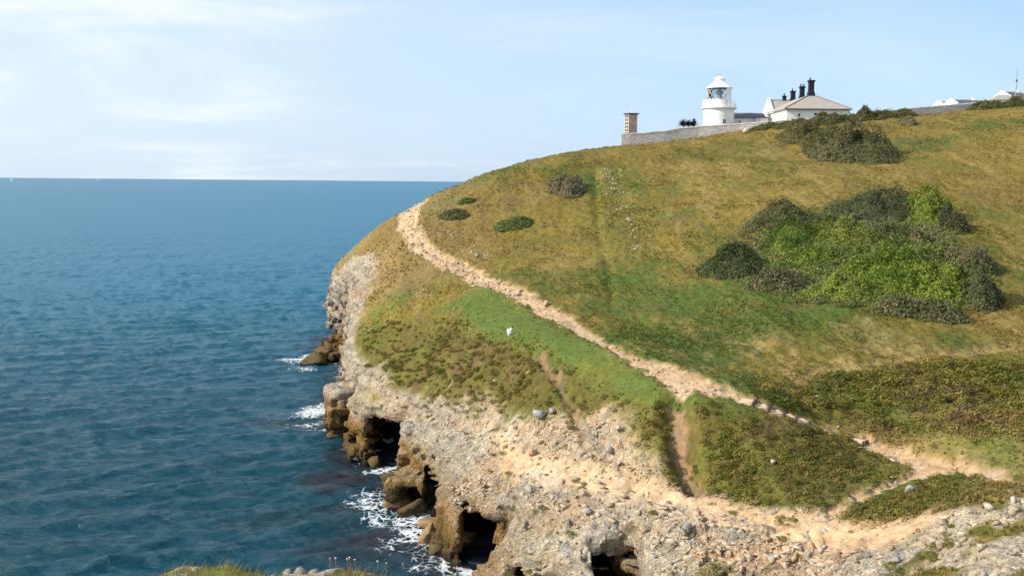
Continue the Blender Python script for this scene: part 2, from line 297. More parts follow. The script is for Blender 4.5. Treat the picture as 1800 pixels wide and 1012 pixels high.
# ground colours (albedo)
C_ = lambda *v: np.array(v, np.float32)
GOLD, OLIVE, GREEN, LAWNC = C_(.205,.150,.030), C_(.134,.122,.022), C_(.082,.112,.020), C_(.090,.124,.024)
STRAW, BROWN, HEATHC, HEATHG = C_(.325,.235,.090), C_(.140,.088,.038), C_(.122,.100,.025), C_(.112,.114,.022)
SOIL, TAN, LIME, GREYL, DARKR = C_(.500,.330,.190), C_(.530,.370,.220), C_(.510,.425,.305), C_(.370,.335,.285), C_(.19,.15,.115)
def mixc(a, b, t): return a + (b - a) * np.clip(t, 0, 1)[..., None]
def ground_colour(x, y, c):
    big = fbm2(x * 0.035, y * 0.028, 4, 51); mid = fbm2(x * 0.16, y * 0.11, 4, 52); fine = fbm2(x * 1.1, y * 0.7, 3, 53); mic = fbm2(x * 3.4, y * 2.4, 2, 54)
    n = len(x); col = np.broadcast_to(OLIVE, (n, 3)).copy()
    up = sst(60, 150, y) * 0.30 + sst(20, 70, x) * 0.22
    col = mixc(col, GOLD, sst(-0.35, 0.35, big * 0.9 + mid * 0.5 + fine * 0.35 + up - 0.05))
    stk = fbm2(x * .55 + .6 * mid, y * .07, 4, 66)                  # growth streaks running down the slope
    col = mixc(col, BROWN * 1.25, sst(.1, .55, stk) * .45); col = mixc(col, STRAW * .9, sst(-.15, -.55, stk) * .4)
    col = mixc(col, GREEN, sst(0.12, 0.55, fbm2(x * 0.07 + 9, y * 0.06, 4, 55) + 0.35 * fine + .25 * stk))
    low = sst(95, 72, y) * sst(5, 22, x)
    col = mixc(col, STRAW, sst(0.05, 0.6, mid * 0.7 + fine * 0.7 + 0.30 * low) * (0.24 + 0.50 * low))
    col = mixc(col, BROWN, sst(0.25, 0.7, fbm2(x * 0.21, y * 0.16, 3, 56) + 0.4 * fine) * 0.5)
    left = sst(2, -12, x) * sst(110, 125, y)
    col = mixc(col, C_(.27, .175, .075), left * 0.55)
    col = mixc(col, GREEN * 1.15, c['strip'] * (0.45 + 0.4 * mid))
    # grassy foot of the slope just above the path is greener
    seaw = sst(6, -8, x - (y - 60) * -0.30)
    col = mixc(col, GREEN * 1.1, 0.45 * sst(0, .5, mid + .2) * seaw)
    h = mixc(np.broadcast_to(HEATHC, (n, 3)), HEATHG, sst(-.2, .4, mid + .6 * fine)); h = mixc(h, BROWN, sst(0.1, 0.6, fbm2(x * .5, y * .35, 3, 57)) * .75)
    col = mixc(col, h, c['heath'])
    s = mixc(np.broadcast_to(OLIVE * .85, (n, 3)), BROWN * .9, sst(-.1, .5, mid + .5 * fine)); s = mixc(s, GREEN, sst(.1, .5, fbm2(x * .12, y * .12, 3, 58)) * .8)
    col = mixc(col, s, c['scrub'] * .9)
    col = mixc(col, mixc(np.broadcast_to(GREEN, (n, 3)), HEATHC, sst(-.1, .4, mid)), c['isle'])
    col = mixc(col, mixc(np.broadcast_to(LAWNC, (n, 3)), OLIVE * 1.2, sst(0, .6, mid) * .7), c['lawn'])
    col = mixc(col, STRAW, c['track'] * .8)
    v, e = worley2(x * 2.1, y * 1.7, 59)
    su, sv = x * .59 - y * .81, x * .81 + y * .59; v9, e9 = worley2(su * 1.6, sv * 3.4, 64)
    rk = mixc(np.broadcast_to(LIME, (n, 3)), GREYL, sst(.45, .85, v9 * .8 + .3 * mid)); rk = mixc(rk, SOIL, sst(-.05, .4, fbm2(su * .12, sv * .42, 4, 60) + .3 * fine) * .8)
    rk = mixc(rk, DARKR, sst(.3, .7, mic + .3 * fine) * .5)
    gr = sst(.28, .55, fbm2(x * .45, y * .4, 4, 61)) * .8
    rk = mixc(rk, HEATHG, gr)
    col = mixc(col, rk, c['rock'])
    br = mixc(np.broadcast_to(LIME * 1.12, (n, 3)), TAN, sst(-.2, .4, mid + .4 * fine)); br = mixc(br, OLIVE, sst(.3, .6, fbm2(x * .6, y * .5, 3, 67)) * .7)
    col = mixc(col, br, c['bare'])
    rb = mixc(np.broadcast_to(TAN, (n, 3)), LIME, v); rb = mixc(rb, HEATHC, sst(.25, .5, fbm2(x * .5, y * .5, 3, 62)) * .8)
    col = mixc(col, rb, c['rubble'])
    so = mixc(np.broadcast_to(TAN, (n, 3)), SOIL, sst(-.3, .4, mid)); so = mixc(so, GREYL * 1.15, sst(.3, .6, fbm2(x * 1.3, y, 3, 63)) * .5)
    so = mixc(so, BROWN * 1.6, sst(.1, .6, fbm2(x * .8, y * .6, 3, 65)) * .45)
    col = mixc(col, so, np.maximum(c['earth'] * .97, c['path']))
    col = mixc(col, mixc(np.broadcast_to(C_(.30, .19, .105), (n, 3)), C_(.15, .11, .06), sst(-.2, .4, fine + mic * .5)), c['gully'])
    rg = np.clip(np.maximum.reduce([c['rock'], c['rubble'], c['bare']]) - .6 * c['earth'], 0, 1)
    return np.clip(col * (1 + (.22 + .22 * rg) * mic + (.12 + .2 * rg) * fine)[..., None], .005, .9)
# ------------------------------------------------------------------ mesh and material helpers
def tag(o, label=None, cat=None, group=None, kind=None):
    if label: o['label'] = label
    if cat: o['category'] = cat
    if group: o['group'] = group
    if kind: o['kind'] = kind
    return o
def mesh_np(name, V, F, mat=None, smooth=True, attrs=None, link=True, parent=None):
    """mesh from numpy arrays; F is (n,3) or (n,4)"""
    me = bpy.data.meshes.new(name); V = np.asarray(V, np.float32); F = np.asarray(F, np.int32); k = F.shape[1]
    me.vertices.add(len(V)); me.vertices.foreach_set('co', V.ravel())
    me.loops.add(F.size); me.loops.foreach_set('vertex_index', F.ravel())
    me.polygons.add(len(F)); me.polygons.foreach_set('loop_start', np.arange(0, F.size, k, dtype=np.int32)); 
    if smooth: me.polygons.foreach_set('use_smooth', np.ones(len(F), bool))
    me.update(calc_edges=True)
    for an, arr in (attrs or {}).items():
        arr = np.asarray(arr, np.float32)
        if arr.ndim == 2:
            a = me.attributes.new(an, 'FLOAT_COLOR', 'POINT'); c4 = np.ones((len(arr), 4), np.float32); c4[:, :3] = arr; a.data.foreach_set('color', c4.ravel())
        else:
            a = me.attributes.new(an, 'FLOAT', 'POINT'); a.data.foreach_set('value', arr)
    if mat: me.materials.append(mat)
    o = bpy.data.objects.new(name, me)
    if link: COL.objects.link(o)
    if parent: o.parent = parent
    return o
def new_mat(name):
    mt = bpy.data.materials.new(name); mt.use_nodes = True; t = mt.node_tree; t.nodes.clear()
    out = N(t, 'ShaderNodeOutputMaterial'); b = N(t, 'ShaderNodeBsdfPrincipled'); t.links.new(b.outputs[0], out.inputs[0])
    return mt, t, b
def simple_mat(name, col, rough=0.8, var=0.15, scale=3.0, bump=0.0, spec=0.3, metal=0.0, streak=(1, 1, 1)):
    mt, t, b = new_mat(name); L = t.links.new
    tc = N(t, 'ShaderNodeTexCoord'); mp = N(t, 'ShaderNodeMapping'); L(tc.outputs['Object'], mp.inputs[0]); mp.inputs['Scale'].default_value = streak
    n = N(t, 'ShaderNodeTexNoise'); L(mp.outputs[0], n.inputs['Vector']); n.inputs['Scale'].default_value = scale; n.inputs['Detail'].default_value = 6
    r = N(t, 'ShaderNodeMapRange'); L(n.outputs[0], r.inputs[0]); r.inputs[1].default_value = .25; r.inputs[2].default_value = .75
    r.inputs[3].default_value = 1 - var; r.inputs[4].default_value = 1 + var
    mx = N(t, 'ShaderNodeVectorMath', operation='SCALE'); mx.inputs[0].default_value = col[:3]; L(r.outputs[0], mx.inputs['Scale'])
    L(mx.outputs[0], b.inputs['Base Color']); b.inputs['Roughness'].default_value = rough; b.inputs['Specular IOR Level'].default_value = spec; b.inputs['Metallic'].default_value = metal
    if bump:
        bp = N(t, 'ShaderNodeBump'); L(n.outputs[0], bp.inputs['Height']); bp.inputs['Strength'].default_value = 1; bp.inputs['Distance'].default_value = bump; L(bp.outputs[0], b.inputs['Normal'])
    return mt
def land_material():
    mt, t, b = new_mat('land'); L = t.links.new
    at = N(t, 'ShaderNodeAttribute', attribute_name='col'); rk = N(t, 'ShaderNodeAttribute', attribute_name='rocky')
    geo = N(t, 'ShaderNodeNewGeometry')
    n1 = N(t, 'ShaderNodeTexNoise'); L(geo.outputs['Position'], n1.inputs['Vector']); n1.inputs['Scale'].default_value = 2.6; n1.inputs['Detail'].default_value = 9; n1.inputs['Roughness'].default_value = .68
    r = N(t, 'ShaderNodeMapRange'); L(n1.outputs[0], r.inputs[0]); r.inputs[1].default_value = .28; r.inputs[2].default_value = .72; r.inputs[3].default_value = .62; r.inputs[4].default_value = 1.38
    n3 = N(t, 'ShaderNodeTexNoise'); L(geo.outputs['Position'], n3.inputs['Vector']); n3.inputs['Scale'].default_value = 7.0; n3.inputs['Detail'].default_value = 5; n3.inputs['Roughness'].default_value = .7
    r3 = N(t, 'ShaderNodeMapRange'); L(n3.outputs[0], r3.inputs[0]); r3.inputs[1].default_value = .32; r3.inputs[2].default_value = .68; r3.inputs[3].default_value = .45; r3.inputs[4].default_value = 1.5
    rm = N(t, 'ShaderNodeMix'); L(rk.outputs['Fac'], rm.inputs[0]); rm.inputs[2].default_value = 1.0; L(r3.outputs[0], rm.inputs[3])
    rr_ = N(t, 'ShaderNodeMath', operation='MULTIPLY'); L(r.outputs[0], rr_.inputs[0]); L(rm.outputs[0], rr_.inputs[1])
    mx = N(t, 'ShaderNodeVectorMath', operation='SCALE'); L(at.outputs['Color'], mx.inputs[0]); L(rr_.outputs[0], mx.inputs['Scale'])
    nw = N(t, 'ShaderNodeTexNoise'); L(geo.outputs['Position'], nw.inputs['Vector']); nw.inputs['Scale'].default_value = .9; nw.inputs['Detail'].default_value = 8; nw.inputs['Roughness'].default_value = .7
    vr = N(t, 'ShaderNodeMapRange'); L(nw.outputs[0], vr.inputs[0]); vr.inputs[1].default_value = .25; vr.inputs[2].default_value = .75; vr.inputs[3].default_value = 0; vr.inputs[4].default_value = 1.3
    hm = N(t, 'ShaderNodeMath', operation='MULTIPLY_ADD'); L(n1.outputs[0], hm.inputs[0]); hm.inputs[1].default_value = 1.1; 
    hm2 = N(t, 'ShaderNodeMath', operation='MULTIPLY'); L(vr.outputs[0], hm2.inputs[0]); L(rk.outputs['Fac'], hm2.inputs[1]); L(hm2.outputs[0], hm.inputs[2])
    bp = N(t, 'ShaderNodeBump'); L(hm.outputs[0], bp.inputs['Height']); bp.inputs['Distance'].default_value = .30
    bs = N(t, 'ShaderNodeMapRange'); L(rk.outputs['Fac'], bs.inputs[0]); bs.inputs[3].default_value = .55; bs.inputs[4].default_value = 1.0; L(bs.outputs[0], bp.inputs['Strength'])
    L(mx.outputs[0], b.inputs['Base Color']); L(bp.outputs[0], b.inputs['Normal'])
    b.inputs['Roughness'].default_value = .92; b.inputs['Specular IOR Level'].default_value = .12
    return mt
M_LAND = land_material()

# ------------------------------------------------------------------ hillside: one sheet of land, finer where it is near
def grid_faces(nr, nc, keep=None):
    i = np.arange(nr - 1)[:, None] * nc + np.arange(nc - 1)[None]
    F = np.stack([i, i + 1, i + nc + 1, i + nc], -1).reshape(-1, 4)
    return F if keep is None else F[keep.reshape(-1)]
def full_height(x, y, c=None):
    c = cover(x, y) if c is None else c
    return h0(x, y) + relief(x, y, c)
def BW(y): return 6.0 + 5.5 * sst(66, 59, y)     # width of the strip meshed as solid rock
def build_hillside():
    ys = [9.0]
    while ys[-1] < 420:
        Y = ys[-1]; ys.append(Y + (.012 * Y if Y < 27 else 0.0030 * Y if Y < 225 else 0.02 * Y))
    ys = np.array(ys)
    us = np.concatenate([np.linspace(-.26, .64, 690), np.linspace(.65, 1.3, 40)])
    U, Yg = np.meshgrid(us, ys); X = (U * Yg).ravel(); Y = Yg.ravel()
    c = cover(X, Y); d = dc0(X, Y)
    z = h0(X, Y) + relief(X, Y, c)
    vox = (Y > 44) & (Y < 168)
    bw = BW(Y)
    z -= 0.5 * (1 - sst(-.6, .4, d - bw)) * vox
    z = np.where((d < 2) & ~vox, np.minimum(z, d * 3.0), z)
    col = ground_colour(X, Y, c)
    rocky = np.clip(np.maximum.reduce([c['rock'], c['rubble'], c['bare'], c['path'] * .5]), 0, 1) * (1 - .8 * c['earth'])
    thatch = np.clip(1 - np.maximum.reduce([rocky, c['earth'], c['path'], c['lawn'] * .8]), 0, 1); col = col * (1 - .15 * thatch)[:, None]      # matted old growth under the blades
    nr, nc = U.shape
    keep = ((d - bw).reshape(nr, nc) > -1.1) | ((~vox.reshape(nr, nc)) & (d.reshape(nr, nc) > -3))
    k = keep[:-1, :-1] & keep[1:, 1:] & keep[:-1, 1:] & keep[1:, :-1]
    F = grid_faces(nr, nc, k)
    used = np.zeros(nr * nc, bool); used[F] = True; rm = np.cumsum(used) - 1
    V = np.stack([X, Y, z], 1)[used]
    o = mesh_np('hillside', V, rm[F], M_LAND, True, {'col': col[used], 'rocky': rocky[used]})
    rr = np.maximum.reduce([c['rock'], c['rubble'], c['bare']])[used] * (1 - c['earth'][used]); o.data.polygons.foreach_set('use_smooth', rr[rm[F]].min(1) < .5)
    return o
hill = tag(build_hillside(), 'grassy headland slope crossed by the pale coast path', None, None, 'structure')
def hs(x, y):
    x = np.atleast_1d(np.asarray(x, float)); y = np.atleast_1d(np.asarray(y, float))
    return full_height(x, y)

# land under and around the camera, out of the picture's lower edge
def build_near_ground():
    x = np.linspace(-40, 60, 140); y = np.linspace(-12, 29, 80)
    X, Y = np.meshgrid(x, y); X = X.ravel(); Y = Y.ravel(); d = dc0(X, Y)
    z = np.minimum(h0(X, Y), CAM_H - 1.0 - .62 * np.clip(Y, 0, 99) + .42 * np.clip(X - 6, 0, 99)) - .5
    z = np.where(d < 3, np.minimum(z, d * 3.0), z); z = np.maximum(z, -3)
    c = cover(X, Y)
    return mesh_np('near_slope', np.stack([X, Y, z], 1), grid_faces(80, 140), M_LAND, True, {'col': ground_colour(X, Y, c), 'rocky': c['rock']})
tag(build_near_ground(), 'steep grass slope below the viewpoint', None, None, 'structure')

# ------------------------------------------------------------------ sea cliff: solid rock with caves, meshed from a density field
def surface_nets(f, xs, ys, zs):
    nx, ny, nz = f.shape; s = f > 0
    cs = np.zeros((nx - 1, ny - 1, nz - 1), np.int8)
    for i in (0, 1):
        for j in (0, 1):
            for k in (0, 1): cs += s[i:nx - 1 + i, j:ny - 1 + j, k:nz - 1 + k]
    act = (cs > 0) & (cs < 8); ai = np.argwhere(act); n = len(ai)
    idx = np.full(act.shape, -1, np.int32); idx[act] = np.arange(n)
    co = [(i, j, k) for i in (0, 1) for j in (0, 1) for k in (0, 1)]
    val = np.stack([f[ai[:, 0] + a, ai[:, 1] + b, ai[:, 2] + c] for a, b, c in co], 1)
    acc = np.zeros((n, 3)); cnt = np.zeros(n)
    for p in range(8):
        for q in range(p + 1, 8):
            dlt = np.array(co[q]) - np.array(co[p])
            if np.abs(dlt).sum() != 1: continue
            va, vb = val[:, p], val[:, q]; mk = (va > 0) != (vb > 0)
            t = np.where(mk, va / np.where(mk, va - vb, 1), 0)
            acc += mk[:, None] * (np.array(co[p])[None] + t[:, None] * dlt[None]); cnt += mk
    g = ai + acc / cnt[:, None]
    V = np.stack([np.interp(g[:, 0], np.arange(nx), xs), np.interp(g[:, 1], np.arange(ny), ys), np.interp(g[:, 2], np.arange(nz), zs)], 1)
    quads = []
    for ax in range(3):
        sl = [slice(None)] * 3; sl2 = [slice(None)] * 3; sl[ax] = slice(0, -1); sl2[ax] = slice(1, None)
        a = s[tuple(sl)]; b = s[tuple(sl2)]; e = np.argwhere(a != b)
        o1, o2 = [(1, 2), (2, 0), (0, 1)][ax]
        ok = (e[:, o1] > 0) & (e[:, o2] > 0) & (e[:, o1] < f.shape[o1] - 1) & (e[:, o2] < f.shape[o2] - 1); e = e[ok]
        def cell(d1, d2):
            q = e.copy(); q[:, o1] += d1; q[:, o2] += d2; return idx[q[:, 0], q[:, 1], q[:, 2]]
        Q = np.stack([cell(-1, -1), cell(0, -1), cell(0, 0), cell(-1, 0)], 1)
        inside = a[e[:, 0], e[:, 1], e[:, 2]]
        Q[~inside] = Q[~inside][:, ::-1]
        quads.append(Q)
    return V, np.concatenate(quads)
CAVES = [  # x range, y range, z range (m), roundness
 (-12.8, -8.4, 84.0, 99.0, -2.0, 4.2, .3), (-3.2, -.55, 60.0, 73.0, -2.0, 3.35, .15),
 (4.3, 7.1, 47.0, 53.9, -1.0, 9.0, .3), (3.6, 7.0, 47.0, 61.0, -1.5, 4.5, .3), (.5, 2.8, 47.0, 52.9, -1.0, 9.0, .2), (.4, 3.0, 47.0, 59.0, -1.5, 3.4, .2),
 (-29.5, -24.4, 133.0, 162.0, .9, 5.0, .6), (-6.6, -4.3, 70.5, 82.0, .3, 3.2, .2), (-8.4, -6.6, 73.5, 77.5, -.5, 1.7, .3), (-15.2, -13.6, 89.0, 95.0, .4, 2.4, .3)]
BLOCKS = [  # photo centre, distance, half sizes (m), yaw
 ((590,600), 140.0, (2.3,2.2,2.4), .2), ((603,716), 98.0, (1.7,2.3,2.2), .3), ((738,782), 81.5, (1.5,.9,1.9), .25), ((722,832), 80.0, (1.0,.9,1.9), .1),
 ((740,878), 76.0, (2.2,1.7,2.1), -.2), ((786,930), 67.5, (.75,1.6,2.4), 0), ((645,745), 91.0, (1.6,1.8,2.4), .3), ((780,868), 72.5, (.5,1.0,1.6), .1)]
def build_cliff():
    xs = np.arange(-34, 16, .27); ys = [43.6]
    while ys[-1] < 170: ys.append(ys[-1] + .24 + .0016 * (ys[-1] - 44))
    ys = np.array(ys); zs = np.arange(-2.2, 17.5, .25)
    X2, Y2 = np.meshgrid(xs, ys, indexing='ij'); d2 = dc0(X2, Y2)
    c2 = {k: v.reshape(X2.shape) for k, v in cover(X2.ravel(), Y2.ravel()).items()}
    h2 = h0(X2, Y2) + relief(X2.ravel(), Y2.ravel(), {k: v.ravel() for k, v in c2.items()}).reshape(X2.shape)
    h2 = h2 - .45 * sst(0, 1.4, d2 - BW(Y2))
    d2w = d2 + .55 * fbm2(X2 * .35, Y2 * .35, 3, 71) + .5 * (worley2(X2.ravel() * .33, Y2.ravel() * .27, 72)[0].reshape(X2.shape) - .5)
    zz = zs[None, None]
    # rim is worn back: the top edge leans inland, the foot stands proud or undercut
    lean = np.clip((zz - 5.0) / 10, 0, 1) * .9
    f = np.minimum((h2[..., None] - zz) * .85, d2w[..., None] - lean).astype(np.float32)
    XX = np.broadcast_to(xs[:, None, None], f.shape); YY = np.broadcast_to(ys[None, :, None], f.shape); ZZ = np.broadcast_to(zz, f.shape)
    def rbox(c, hsz, yaw, r, sel):
        cx, sx = math.cos(yaw), math.sin(yaw); x, y, z = XX[sel] - c[0], YY[sel] - c[1], ZZ[sel] - c[2]
        u = np.abs(x * cx + y * sx) - (hsz[0] - r); v = np.abs(-x * sx + y * cx) - (hsz[1] - r); w_ = np.abs(z) - (hsz[2] - r)
        return r - (np.sqrt(np.maximum(u, 0) ** 2 + np.maximum(v, 0) ** 2 + np.maximum(w_, 0) ** 2) + np.minimum(np.maximum.reduce([u, v, w_]), 0))
    def window(c, rad):
        return (slice(*np.searchsorted(xs, [c[0] - rad, c[0] + rad])), slice(*np.searchsorted(ys, [c[1] - rad, c[1] + rad])), slice(None))
    for (px, py), Y, hsz, yaw in BLOCKS:
        c = P(px, py, Y); sel = window(c, 7); x, y, z = XX[sel], YY[sel], ZZ[sel]
        b = rbox(c, hsz, yaw, .35, sel) + .45 * fbm3(x * .5, y * .5, z * .5, 2, 81)
        f[sel] = np.maximum(f[sel], b)
    for x0, x1, y0, y1, z0, z1, rr in CAVES:
        c = np.array([(x0 + x1) / 2, (y0 + y1) / 2, (z0 + z1) / 2]); hsz = ((x1 - x0) / 2, (y1 - y0) / 2, (z1 - z0) / 2)
        sel = window(c, 19); x, y, z = XX[sel], YY[sel], ZZ[sel]
        q = rbox(c, hsz, 0, min(rr, hsz[0] * .9, hsz[2] * .9), sel) + .22 * fbm3(x * .45, y * .45, z * .45, 2, 91)
        f[sel] = np.minimum(f[sel], -q)
    near = np.abs(f) < 1.3
    x, y, z = XX[near], YY[near], ZZ[near]
    steep = sst(.9, 2.6, (np.broadcast_to(h2[..., None], f.shape)[near] - z)) # 0 on the top surface
    rk2 = np.broadcast_to(np.maximum(c2['rock'], c2['rubble'])[..., None], f.shape)[near]
    zb = z + .06 * x - .03 * y + .35 * fbm3(x * .3, y * .3, z * .1, 2, 95)
    lay = np.floor(zb / .75).astype(np.int64); lv = _hash(lay, np.zeros_like(lay), np.zeros_like(lay), 96) - .5
    fr = zb / .75 - lay; gap = sst(.16, .02, fr) * .35
    # beds cut by two sets of upright joints: squared blocks, each standing a little in or out
    def blocks(su, sv, lz, seed):
        ly = np.floor(zb / lz).astype(np.int64); jit = _hash(ly, ly * 0, ly * 0, seed) * 7.3
        wob = .25 * fbm3(x * .5, y * .5, z * .5, 2, seed + 1)
        i = np.floor((x * .92 + y * .39) / su + jit + wob).astype(np.int64); j = np.floor((-x * .39 + y * .92) / sv + jit * 1.7 + wob).astype(np.int64)
        return _hash(i, j, ly, seed + 2)
    wv = blocks(1.5, 1.9, .75, 97); wv2 = blocks(.62, .8, .375, 198); we = 1.0
    bump = steep * (.6 * lv - gap + 1.3 * (wv - .5) + .6 * (wv2 - .5)) + (.25 + .75 * rk2) * (.34 * (wv2 - .5) * (.6 + steep)) + .26 * fbm3(x * .9, y * .9, z * .9, 3, 99, .55) * np.clip(steep + rk2 * .6, 0, 1)
    f[near] += bump + .20 * (.15 + .85 * np.clip(steep + rk2, 0, 1)) * fbm3(x * 2.1, y * 2.1, z * 2.6, 2, 109)
    V, F = surface_nets(f, xs, ys, zs)
    dv = dc0(V[:, 0], V[:, 1]); keep = ((dv - BW(V[:, 1]))[F].min(1) < 1.3) & (V[F][:, :, 1].max(1) < 168)
    F = F[keep]; used = np.zeros(len(V), bool); used[F] = True; rm = np.cumsum(used) - 1; V = V[used]; F = rm[F]
    # drop loose crumbs that float free of the rock
    lab = np.arange(len(V))
    for _ in range(200):
        old = lab.copy(); mn = lab[F].min(1)
        for k in range(4): np.minimum.at(lab, F[:, k], mn)
        lab = lab[lab]; lab = lab[lab]
        if (old == lab).all(): break
    cnt = np.bincount(lab, minlength=len(V)); F = F[cnt[lab[F[:, 0]]] > 1500]; used = np.zeros(len(V), bool); used[F] = True; rm = np.cumsum(used) - 1; V = V[used]; F = rm[F]
    # square the ledges off: rock breaks along its bedding planes
    zq = V[:, 2] + .06 * V[:, 0] - .03 * V[:, 1]; lq = np.floor(zq / .75); fq = zq / .75 - lq; deep_ = sst(.6, 1.6, h0(V[:, 0], V[:, 1]) - V[:, 2])
    V[:, 2] += .85 * deep_ * (sst(.28, .72, fq) - fq) * .75
    n = np.cross(V[F[:, 1]] - V[F[:, 0]], V[F[:, 2]] - V[F[:, 0]]); nv = np.zeros_like(V)
    for k in range(4): np.add.at(nv, F[:, k], n)
    nv /= np.linalg.norm(nv, axis=1, keepdims=True) + 1e-9
    x, y, z = V.T; c = cover(x, y); top = ground_colour(x, y, c)
    hh = h0(x, y)
    fb = fbm3(x * .5, y * .5, z * .8, 4, 101); fb2 = fbm3(x * .13, y * .13, z * .25, 3, 102)
    v, e = worley3(x * 1.2, y * 1.1, z * 1.6, 103)
    rk = mixc(np.broadcast_to(LIME, (len(x), 3)), GREYL, sst(.3, .9, v + .6 * fb)); rk = mixc(rk, C_(.50, .36, .22), sst(-.1, .5, fb2 + .3 * fb) * .7); rk = mixc(rk, DARKR, sst(.0, .6, fb) * .6) * .86
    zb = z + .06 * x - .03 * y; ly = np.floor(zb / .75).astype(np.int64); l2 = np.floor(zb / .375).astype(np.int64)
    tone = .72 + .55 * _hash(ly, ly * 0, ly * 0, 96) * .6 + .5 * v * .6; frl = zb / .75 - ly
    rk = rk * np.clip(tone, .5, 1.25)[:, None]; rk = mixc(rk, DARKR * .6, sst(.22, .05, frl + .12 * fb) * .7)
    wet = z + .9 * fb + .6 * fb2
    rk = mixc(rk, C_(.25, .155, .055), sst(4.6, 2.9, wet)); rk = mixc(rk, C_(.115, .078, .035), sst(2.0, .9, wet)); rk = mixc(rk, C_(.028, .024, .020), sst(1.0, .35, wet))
    cl = np.clip(np.maximum(sst(.72, .45, nv[:, 2] + .1 * fb), sst(1.2, 2.2, hh - z)), 0, 1)
    cl = np.clip(np.maximum(cl * sst(7.0, 4.5, dc0(x, y)), sst(1.2, 2.2, hh - z)), 0, 1)
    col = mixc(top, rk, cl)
    rimn = sst(1.6, 4.0, dc0(x, y)); col = mixc(col, rk, (1 - rimn) * c['rock'] * .7)
    ro = np.maximum(cl, np.maximum(c['rock'], c['rubble']) * (1 - .85 * c['earth']))
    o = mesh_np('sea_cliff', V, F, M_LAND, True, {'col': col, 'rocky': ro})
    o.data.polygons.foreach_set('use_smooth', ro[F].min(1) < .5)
    return o, (V, F)
from mathutils.bvhtree import BVHTree
_cl, (_cv, _cf) = build_cliff(); CLIFF_TREE = BVHTree.FromPolygons(_cv.tolist(), _cf.tolist())
def on_cliff(x, y, z, c=None):
    """drop points that stand near the rim onto the cliff mesh itself; False where there is a hole"""
    ok = np.ones(len(x), bool); z = np.array(z, float)
    for i in np.nonzero(dc0(x, y) < BW(y) + .6)[0]:
        h = CLIFF_TREE.ray_cast(Vector((x[i], y[i], 40)), Vector((0, 0, -1)))
        if h[0] is None or h[0].z < z[i] - 1.2 or h[1].z < .5: ok[i] = False
        else: z[i] = h[0].z
    return ok, z
cliff = tag(_cl, 'limestone sea cliff with ledges and dark caves at its foot', None, None, 'structure')

# ------------------------------------------------------------------ sea
def ocean_tile(n, size, wl, wdir, spread, seed):
    rng = np.random.default_rng(seed); k = np.fft.fftfreq(n, size / n) * 2 * np.pi
    kx, ky = np.meshgrid(k, k, indexing='ij'); kk = np.hypot(kx, ky) + 1e-9
    Lp = wl / (2 * np.pi) * 1.25
    ph = np.exp(-1 / (kk * Lp) ** 2) / kk ** 4 * np.abs((kx * wdir[0] + ky * wdir[1]) / kk) ** spread * np.exp(-(kk * .09) ** 2)
    h = np.fft.ifft2((rng.normal(size=(n, n)) + 1j * rng.normal(size=(n, n))) * np.sqrt(ph)).real
    return (h / h.std()).astype(np.float32)
def tile_lookup(T, size, x, y):
    n = len(T); u = (x / size * n) % n; v = (y / size * n) % n; i = u.astype(int) % n; j = v.astype(int) % n; fu = u - np.floor(u); fv = v - np.floor(v); i1 = (i + 1) % n; j1 = (j + 1) % n
    return (T[i, j] * (1 - fu) + T[i1, j] * fu) * (1 - fv) + (T[i, j1] * (1 - fu) + T[i1, j1] * fu) * fv
T1 = ocean_tile(512, 118.0, 4.6, (.42, -.907), 8, 3); T2 = ocean_tile(512, 71.0, 2.6, (.20, -.98), 5, 4); T3 = ocean_tile(256, 433.0, 26.0, (.55, -.83), 4, 5)
def wave_h(x, y):
    dist = np.hypot(x, y)
    pa = .65 + .6 * (.5 + .5 * fbm2(x * .02, y * .012, 3, 120))
    a = .12 * pa * tile_lookup(T1, 118.0, x, y) * sst(640, 320, dist) + .085 * pa * tile_lookup(T2, 71.0, x * .96 - y * .28, x * .28 + y * .96) * sst(420, 180, dist)
    return a + .06 * tile_lookup(T3, 433.0, x, y) * sst(900, 500, dist)
FOAM = [  # photo centre, radii in metres, strength
 ((552,628),(4.6,4.2),1.0),((520,630),(4.6,3.0),.95),((540,648),(3.0,2.4),.8),((580,640),(2.5,3.5),.5),((560,722),(3.8,4.2),1.0),((590,758),(2.8,1.6),1.0),((545,745),(3.6,2.4),.75),((690,826),(3.0,1.0),.95),((650,838),(3.5,1.6),.45),
 ((665,880),(3.8,4.2),.78),((700,915),(3.6,3.6),.85),((745,935),(2.4,3.0),.95),((690,960),(4.2,3.2),.6),((740,985),(3.4,2.6),.62),((620,870),(3.0,3.0),.45),((610,690),(1.6,2),.5),((780,1000),(1.5,2),.5)]
SHOAL = [((600,840),(4.5,4.5),.9),((500,742),(5.0,2.6),.55),((660,960),(6,5),.8),((470,915),(4,2.5),.35),((610,900),(3,3),.6)]
def sea_point(px, py):
    d = FWD * FPX + RIGHT * (px - 900.) + UP * (506. - py); return (d * (-CAM_H / d[2]))[:2]
